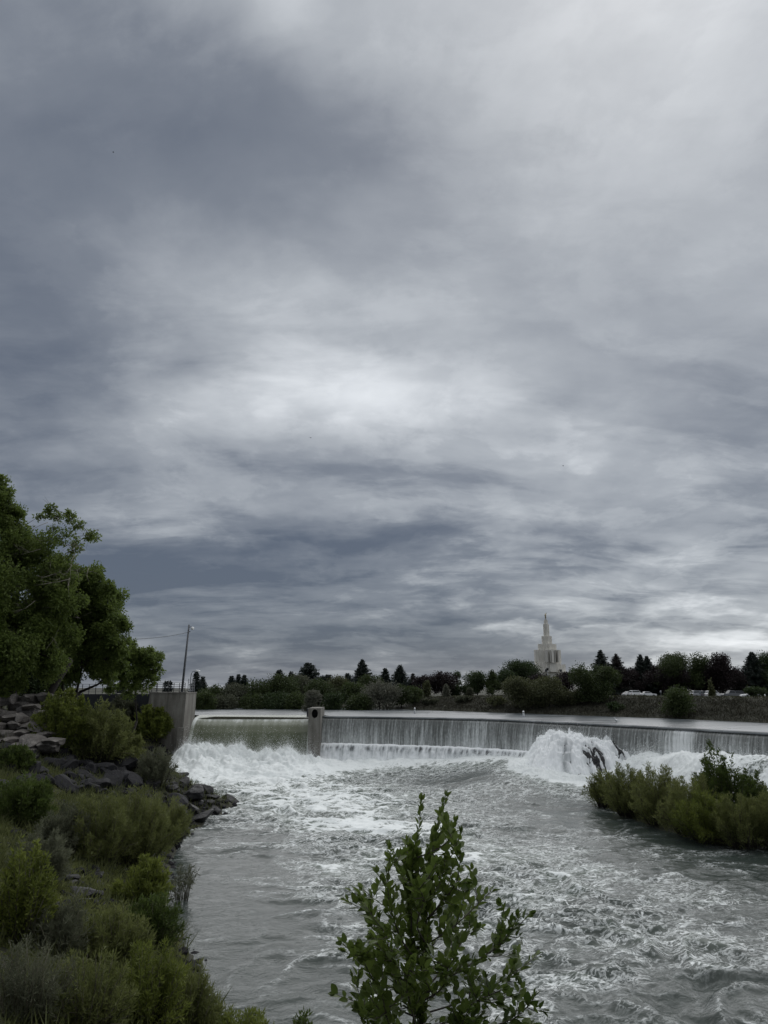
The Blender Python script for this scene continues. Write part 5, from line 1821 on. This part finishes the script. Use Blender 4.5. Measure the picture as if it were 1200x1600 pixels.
for i, (px, top, bs, hw, mt, nl, nw, lab) in enumerate(lshr):
    shrub(px, top, bs, hw, mt, lab, 700 + i, nleaf=int(nl * 1.15), narrow=nw, stems=60 + nl // 180, group=LB, lpx=4.2 if nw < 0.28 else 4.4,
          name='willow_shrub' if nw < 0.28 else 'leafy_shrub')
shrub(285, 1348, 1412, 30, 'leaf_greygreen', 'sparse twigs standing in the shallow water at left', 760, nleaf=420, stems=26, narrow=0.2, sparse=True, lpx=5, base=at(282, 1412, -0.1), name='water_shrub')
shrub(880, 1212, 1233, 18, 'leaf_dark', 'sparse dark twigs in the water before the outcrop', 761, nleaf=380, stems=30, narrow=0.3, sparse=True, lpx=4, base=at(882, 1231, 0.25), name='water_shrub')
IB = 'shrubs on the island'
ishr = [
    (945, 1205, 1258, 30, 'leaf_olive', 7000, 0.2, 'low willow at the upstream tip of the island'),
    (985, 1198, 1272, 42, 'leaf_olive', 12000, 0.2, 'olive willow second from the island tip'),
    (1035, 1202, 1285, 46, 'leaf_olive', 14000, 0.2, 'olive willow in the middle of the island'),
    (1085, 1212, 1300, 48, 'leaf_olive', 14000, 0.2, 'brownish willow left of the tall island shrub'),
    (1138, 1180, 1292, 54, 'leaf_mid', 12000, 0.42, 'tall dark broad leaved shrub on the island'),
    (1185, 1215, 1290, 34, 'leaf_mid', 7000, 0.42, 'dark broad leaved shrub at the right edge of the island'),
    (1110, 1240, 1312, 50, 'leaf_yellow', 14000, 0.2, 'yellowish willow at the near side of the island'),
    (1165, 1244, 1320, 54, 'leaf_olive', 14000, 0.2, 'willow at the near right side of the island'),
    (1220, 1240, 1322, 54, 'leaf_olive', 12000, 0.2, 'willow cut by the right picture edge'),
]
for i, (px, top, bs, hw, mt, nl, nw, lab) in enumerate(ishr):
    b = at(px, bs, 0.25)
    shrub(px, top, bs, hw, mt, lab, 780 + i, nleaf=int(nl * 1.1), narrow=nw, stems=110, group=IB, lpx=4.0, base=b, name='willow_shrub' if nw < 0.3 else 'leafy_shrub', stemmat='bark')

# ------------------------------------------------------------------ the big trees at left
def outline_tree(name, base, blobs, label, mat, seed, leaf, dens, depth_r, bark='bark_dark', dead=0, trunks=1, tips=(), cat='tree'):
    """blobs: (px, py, radius px, density) describe where the crown stands; each gets its own distance"""
    rng = np.random.default_rng(seed)
    base = np.asarray(base, float)
    root = empty(name, base, label, cat)
    Y_ = base[1]
    C, R, Wg = [], [], []
    for (px, py, rp, de) in blobs:
        p = atd(px, py, Y_ + rng.uniform(-1, 1) * depth_r)
        C.append(p - base); R.append(rp * p[1] / F); Wg.append(de * (rp * p[1] / F) ** 2)
    C = np.array(C); R = np.array(R); Wg = np.array(Wg)
    # sub clumps on each blob
    cc, cr, cw = [], [], []
    for c, r, g in zip(C, R, Wg):
        m_ = 16
        d = unit(rng.normal(size=(m_, 3)))
        cc.append(c + d * r * rng.uniform(0.45, 1.0, m_)[:, None]); cr.append(r * rng.uniform(0.22, 0.46, m_)); cw.append(np.full(m_, g))
    cc = np.concatenate(cc); cr = np.concatenate(cr); cw = np.concatenate(cw)
    n = int(dens)
    k = rng.choice(len(cc), n, p=cw / cw.sum())
    d = unit(rng.normal(size=(n, 3)))
    P = cc[k] + d * (rng.uniform(0, 1, n) ** 0.5 * cr[k] * (1 + 0.2 * rng.normal(size=n)))[:, None]
    D = d * 0.6 + rng.normal(size=(n, 3)) * 0.6 + np.array((0, 0, -0.25))
    obj('crown', leaf_mesh('crown', P, D, leaf * rng.uniform(0.7, 1.4, n), leaf * 0.58 * rng.uniform(0.7, 1.3, n), rng), M[mat], root)
    mb = MB()
    h = C[:, 2].max()
    tr = 0.020 * h
    roots_ = [np.array((rng.normal() * 0.5, rng.normal() * 0.5, -0.4)) for _ in range(trunks)]
    forks = []
    for r0_ in roots_:
        top = np.array((r0_[0] + rng.normal() * 0.12 * h + C[:, 0].mean() * 0.35, r0_[1], 0.30 * h))
        mb.tube([r0_, r0_ * 0.5 + top * 0.5 + rng.normal(size=3) * 0.15, top], [tr, tr * 0.8, tr * 0.62], 8)
        forks.append(top)
    order = np.argsort([min(np.linalg.norm(c - f_) for f_ in forks) for c in C])
    nodes = [(f_, tr * 0.6) for f_ in forks]
    for j in order:
        c = C[j]
        q = min(range(len(nodes)), key=lambda i_: np.linalg.norm(nodes[i_][0] - c) + (0 if i_ >= len(forks) else -0.5))
        p0_, rq = nodes[q]
        rj = max(0.03, rq * 0.74)
        mid = (p0_ + c) / 2 + rng.normal(size=3) * 0.10 * np.linalg.norm(c - p0_) + np.array((0, 0, 0.06 * np.linalg.norm(c - p0_)))
        mb.tube([p0_, mid, c], [rj, rj * 0.8, rj * 0.55], 6)
        nodes.append((c, rj * 0.6))
        for q in range(10):
            e = cc[j * 16 + q]
            mb.tube([c, (c + e) / 2 + rng.normal(size=3) * 0.15, e], [max(0.02, rj * 0.35), max(0.014, rj * 0.2), 0.01], 4)
    mb.build('trunk', M[bark], root)
    if dead:
        for i in range(dead):
            mb = MB()
            c = C[rng.integers(len(C))]
            s0 = c * rng.uniform(0.7, 0.95) + rng.normal(size=3) * 0.8
            dv = unit(np.array((rng.normal(), -1.2, rng.normal() * 0.5 - 0.5)))
            e = s0 + dv * rng.uniform(1.2, 3.0)
            m_ = (s0 + e) / 2 + rng.normal(size=3) * 0.25
            mb.tube([s0, m_, e], [0.035, 0.022, 0.008], 4)
            for q in range(3):
                e2 = m_ + (e - m_) * rng.uniform(0, 0.8) + rng.normal(size=3) * 0.6 + np.array((0, -0.2, -0.3))
                mb.tube([m_ + (e - m_) * 0.3, e2], [0.014, 0.005], 4)
            mb.build('dead_branch', M['twig'], root)
    return root


b1 = atd(25, 1090, 66); b1[2] = z1(b1[0], 66)
T1 = [(-5, 770, 26, .8), (18, 792, 24, .8), (5, 815, 30, 1), (-30, 800, 50, 1), (-60, 860, 70, 1), (30, 845, 36, 1), (0, 880, 50, 1), (62, 880, 36, 1), (30, 900, 48, 1), (85, 905, 32, 1),
      (62, 806, 9, .35), (80, 796, 12, .45), (92, 808, 11, .4), (108, 808, 12, .45), (122, 822, 11, .42), (140, 836, 11, .45), (152, 840, 7, .35), (100, 838, 14, .32), (84, 826, 10, .25), (118, 858, 12, .35), (104, 872, 12, .3), (120, 846, 10, .3), (75, 850, 18, .5),
      (-40, 930, 70, 1), (45, 940, 52, 1), (95, 930, 36, 1), (20, 985, 60, 1), (80, 975, 48, 1), (-60, 1010, 70, 1), (55, 1020, 50, 1), (0, 1035, 55, 1), (-20, 1060, 50, 1)]
outline_tree('cottonwood_tree', b1, T1, 'tall ragged tree at the left edge with a loose leafy branch against the sky', 'leaf_near', 801, 0.26, 170000, 3.5, dead=80, trunks=2)
b2 = atd(112, 1090, 74); b2[2] = z1(b2[0], 74)
T2 = [(135, 985, 55, 1.2), (110, 1020, 45, 1), (150, 915, 30, 1), (120, 910, 28, 1), (172, 940, 24, 1), (140, 950, 40, 1), (100, 950, 40, 1), (175, 985, 26, 1), (150, 1000, 42, 1), (110, 1000, 45, 1), (80, 1000, 45, 1), (165, 1030, 30, 1), (185, 1010, 18, .9), (130, 1035, 34, .8), (90, 1045, 34, .6), (170, 1052, 18, .6)]
outline_tree('deciduous_tree', b2, T2, 'dense dark green tree with leaning trunks left of the small tree', 'leaf_near', 802, 0.28, 110000, 3.0, trunks=3)
b3 = atd(200, 1088, 88); b3[2] = z1(b3[0], 88)
T3 = [(212, 1022, 18, .8), (235, 1028, 17, .8), (195, 1030, 17, .8), (240, 1045, 13, .7), (222, 1048, 18, .6), (200, 1052, 18, .6), (180, 1045, 18, .7), (175, 1068, 14, .4), (205, 1070, 18, .4), (238, 1062, 10, .35), (222, 1072, 12, .3)]
outline_tree('deciduous_tree', b3, T3, 'small open crowned tree behind the rail fence left of the pole', 'leaf_near', 803, 0.27, 20000, 1.5)
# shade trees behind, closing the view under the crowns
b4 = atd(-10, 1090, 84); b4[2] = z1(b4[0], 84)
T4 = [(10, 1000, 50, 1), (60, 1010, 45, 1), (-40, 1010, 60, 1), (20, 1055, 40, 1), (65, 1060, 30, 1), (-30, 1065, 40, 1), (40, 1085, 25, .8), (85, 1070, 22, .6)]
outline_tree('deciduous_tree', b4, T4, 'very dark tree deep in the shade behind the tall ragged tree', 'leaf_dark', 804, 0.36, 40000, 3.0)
for i, (px, top, wp, dep, lab) in enumerate(((222, 1063, 8, 130, 'small pointed conifer seen through the rail fence, left one'), (228.5, 1064, 7, 131, 'small pointed conifer seen through the rail fence, right one'))):
    b, h, ww = px_tree(px + 38, top, wp, dep)
    conifer('conifer_tree', b, h, ww * 1.2, M['needle'], lab, 540 + i, FAR)

# ------------------------------------------------------------------ ground cover: grass and low growth
gr = np.random.default_rng(77)


def cover_stuff(name, label, cat, mat, xr, yr, n, fn, hgt, wid, lean=0.5):
    gx_ = gr.uniform(*xr, n * 3); gy_ = gr.uniform(*yr, n * 3)
    w_ = fn(gx_, gy_)
    k = np.where(gr.uniform(0, 1, n * 3) < w_)[0][:n]
    gx_, gy_ = gx_[k], gy_[k]
    P = np.stack([gx_, gy_, zt(gx_, gy_) - 0.02], 1)
    m_ = len(P)
    patch = 0.45 + 0.9 * np.clip(fbm(gx_ * 0.5, gy_ * 0.5, 3, 131) + 0.4, 0, 1)
    D = np.stack([gr.normal(size=m_) * lean, gr.normal(size=m_) * lean, np.ones(m_)], 1)
    o = obj(name, leaf_mesh(name, P, D, hgt * patch * gr.uniform(0.5, 1.3, m_), wid * gr.uniform(0.7, 1.4, m_), gr), M[mat])
    return tag(o, label, cat, kind='stuff')


def left_w(a, b):
    d = sdist(a, b, LOWPOLY)
    return np.where((d > 0.3) & (d < 22) & (b < 97), 0.25 + 0.6 * (fbm(a * 0.3, b * 0.3, 3, 141) > -0.05) * (1 - 0.93 * ((b > 55) & (b < 86) & (d < 17))), 0)


def herb_w(a, b):
    d = sdist(a, b, LOWPOLY)
    return np.where((d > 0.5) & (d < 22) & (b < 60), 0.15 + 0.8 * (fbm(a * 0.35, b * 0.35, 3, 145) > -0.12), 0)


cover_stuff('bank_grass', 'tangled grass and low growth covering the left bank', 'grass', 'grass', (-45, 2), (8, 97), 95000, left_w, 0.80, 0.04)
cover_stuff('bank_herbs', 'low leafy herbs covering the near left bank', 'ground cover', 'leaf_olive', (-26, 0), (8, 55), 130000, herb_w, 0.30, 0.085, 1.3)


def right_w(a, b):
    d = sdist(a, b, RESPOLY)
    return np.where((d > 0.1) & (d < 10) & (b < 150), np.where(d < 7.5, 0.9, 0.25), 0)


cover_stuff('bank_scrub', 'dry brownish scrub on the slope of the right far bank', 'scrub', 'scrub', (5, 75), (60, 140), 110000, right_w, 0.60, 0.05, 0.9)


def lawn_w(a, b):
    d = sdist(a, b, RESPOLY)
    return np.where((d > 6.5) & (d < 26) & (b < 190), 0.9, 0)


cover_stuff('lawn', 'pale mown grass strip along the top of the right bank', 'lawn', 'lawn', (8, 95), (60, 150), 42000, lawn_w, 0.20, 0.07, 0.7)


def isl_w(a, b):
    return np.where(sdist(a, b, ISLPOLY) < -0.1, 1.0, 0)


cover_stuff('island_grass', 'rank grass between the shrubs of the island', 'grass', 'grass', (15, 40), (44, 72), 14000, isl_w, 0.8, 0.04)

# ------------------------------------------------------------------ foreground sapling
sg = np.random.default_rng(99)
sb_ = atd(650, 1700, 5.0)
SB = np.array((sb_[0], 5.0, z1(sb_[0], 5.0) - 0.05))
sap = empty('sapling', SB, 'leafy green sapling with upright shoots in front of the rapids', 'sapling')
stemP = MB()
LP, LD, LL = [], [], []


def shoot(pts, r0, leaves=True, dens=38, l0=0.058, start=0.0):
    C = cubic([np.asarray(p) for p in pts], 0.02)
    n = len(C)
    stemP.tube([c - SB for c in C[::3]] + [C[-1] - SB], list(np.linspace(r0, 0.0016, len(C[::3]) + 1)), 6)
    if not leaves: return C
    L_ = np.linalg.norm(np.diff(C, axis=0), axis=1).sum()
    m_ = int(L_ * dens)
    ph = sg.uniform(0, 6.28)
    for i in range(m_):
        f_ = start + (1 - start) * (i + sg.uniform(0, 0.6)) / m_
        k = min(n - 2, int(f_ * (n - 1)))
        ax = unit(C[k + 1] - C[k])
        a = unit(np.cross(ax, np.array((0.2, 0.9, 0.1)))); b = np.cross(ax, a)
        ph += 2.4 + sg.normal() * 0.3
        o = math.cos(ph) * a + math.sin(ph) * b
        LP.append(C[k] + o * 0.004); LD.append(ax * (0.75 + 0.5 * f_) + o * 0.72 + np.array((0, 0, 0.30)) + sg.normal(size=3) * 0.12)
        LL.append(l0 * sg.uniform(0.55, 1.25) * (0.62 if f_ > 0.95 else 1.0))
    for q in range(3):
        LP.append(C[-1]); LD.append(unit(C[-1] - C[-3]) + sg.normal(size=3) * 0.3); LL.append(l0 * 0.7)
    return C


def pt(px, py, dd=0.0):
    return atd(px, py, 5.0 + dd)


trunkpx = [(652, 1660), (660, 1600), (665, 1500), (668, 1420), (672, 1350), (684, 1290), (697, 1246)]
tpts = [SB + (0, 0, 0)] + [pt(a_, b_, 0.02 * i) for i, (a_, b_) in enumerate(trunkpx)]
TC = shoot(tpts, 0.012, True, 36, 0.082, 0.62)
sec = [SB + (-0.06, 0.08, 0), pt(648, 1640, 0.1), pt(640, 1540, 0.12), pt(642, 1440, 0.1), pt(640, 1360, 0.05), pt(655, 1290, 0.0), pt(657, 1252, 0)]
SC2 = shoot(sec, 0.009, True, 36, 0.082, 0.60)
branches = [  # (start px, y on the trunk), waypoints, depth shift
    (1520, [(622, 1460), (600, 1390), (604, 1322)], -0.15), (1470, [(640, 1420), (625, 1372), (628, 1335)], 0.15),
    (1570, [(612, 1510), (580, 1450), (554, 1388)], 0.25), (1600, [(600, 1560), (565, 1510), (546, 1470)], -0.3),
    (1640, [(600, 1600), (562, 1570), (540, 1522)], 0.15), (1650, [(600, 1630), (565, 1605), (548, 1572)], -0.1),
    (1500, [(700, 1450), (738, 1418), (772, 1386)], 0.2), (1560, [(722, 1510), (786, 1470), (814, 1428)], -0.2),
    (1600, [(735, 1555), (800, 1520), (846, 1488)], 0.3), (1640, [(750, 1605), (810, 1585), (842, 1553)], -0.15),
    (1440, [(695, 1400), (716, 1370), (722, 1330)], -0.3), (1400, [(690, 1360), (708, 1330), (716, 1305)], 0.25),
    (1350, [(690, 1318), (706, 1300), (712, 1280)], 0.0), (1550, [(700, 1500), (728, 1460), (742, 1428)], 0.4),
    (1580, [(620, 1545), (604, 1490), (596, 1445)], -0.4), (1620, [(700, 1590), (745, 1560), (790, 1540)], -0.45),
    (1480, [(650, 1440), (662, 1400), (650, 1380)], -0.35), (1610, [(640, 1570), (632, 1530), (640, 1500)], -0.5),
    (1660, [(690, 1630), (720, 1600), (735, 1570)], -0.5), (1590, [(690, 1540), (700, 1510), (712, 1490)], -0.4),
    (1655, [(620, 1620), (600, 1590), (590, 1550)], -0.45), (1660, [(770, 1640), (812, 1620), (835, 1598)], 0.2),
]
zs_ = TC[:, 2]
allC = [(TC, 0.6), (SC2, 0.6)]
for (y0_, wp, dd_) in branches:
    k = int(np.argmin(abs(zs_ - pt(660, y0_)[2])))
    st0 = TC[k] if sg.uniform() < 0.6 else SC2[min(len(SC2) - 1, int(np.argmin(abs(SC2[:, 2] - TC[k][2]))))]
    pts = [st0] + [pt(665 + (a_ - 665) * (0.90 if a_ < 665 else 0.96), b_ + 6, dd_ * (i + 1) / len(wp)) for i, (a_, b_) in enumerate(wp)]
    C = shoot(pts, 0.0065, True, 34, 0.082, 0.30)
    allC.append((C, 0.30))
for C, f0 in allC:
    n = len(C)
    L_ = n * 0.02
    for q in range(int(4 + L_ * 7)):
        k = int(min(n - 3, max(3, sg.uniform(f0, 0.92) * n)))
        ax = unit(C[min(k + 2, n - 1)] - C[k - 2])
        o = unit(np.cross(ax, sg.normal(size=3)))
        ln = sg.uniform(0.06, 0.17)
        e = C[k] + (ax * 0.6 + o * 0.95 + np.array((0, 0, 0.25))) * ln
        shoot([C[k], C[k] * 0.5 + e * 0.5 + np.array((0, 0, -0.01)), e], 0.003, True, 50, 0.076, 0.1)
stemP.build('stems', M['bark'], sap)
# leaves with a folded blade and pointed tip
LP, LD, LL = np.array(LP) - SB, unit(np.array(LD)), np.array(LL)
n = len(LP)
upv = np.array((0, 0, 1.0)) + sg.normal(size=(n, 3)) * 0.45
S = unit(np.cross(LD, upv)); Nn = np.cross(S, LD)
tpl = [(0, 0, 0), (0.10, 0, -0.01), (0.32, 0.24, 0.06), (0.32, -0.24, 0.06), (0.60, 0.26, 0.06), (0.60, -0.26, 0.06), (0.85, 0.13, 0.0), (0.85, -0.13, 0.0), (1.0, 0, -0.06), (0.32, 0, 0.0), (0.60, 0, -0.01), (0.85, 0, -0.035)]
V = np.stack([LP + LL[:, None] * (a * LD + b * S + (c + 0.0) * Nn) for a, b, c in tpl], 1).reshape(-1, 3)
fq = np.array([(1, 9, 2, 2), (1, 3, 9, 9), (9, 10, 4, 2), (9, 3, 5, 10), (10, 11, 6, 4), (10, 5, 7, 11), (11, 8, 6, 6), (11, 7, 8, 8)])
tri = []
for f_ in fq:
    if f_[2] == f_[3]: tri.append(f_[:3])
    else: tri += [f_[[0, 1, 2]], f_[[0, 2, 3]]]
tri += [np.array((0, 1, 1))] * 0
tri = np.array(tri)
Fq = (tri[None] + (np.arange(n) * len(tpl))[:, None, None]).reshape(-1, 3)
obj('leaves', np_mesh('leaves', V, Fq, True), M['leaf_sapling'], sap)
print('sapling leaves', n)
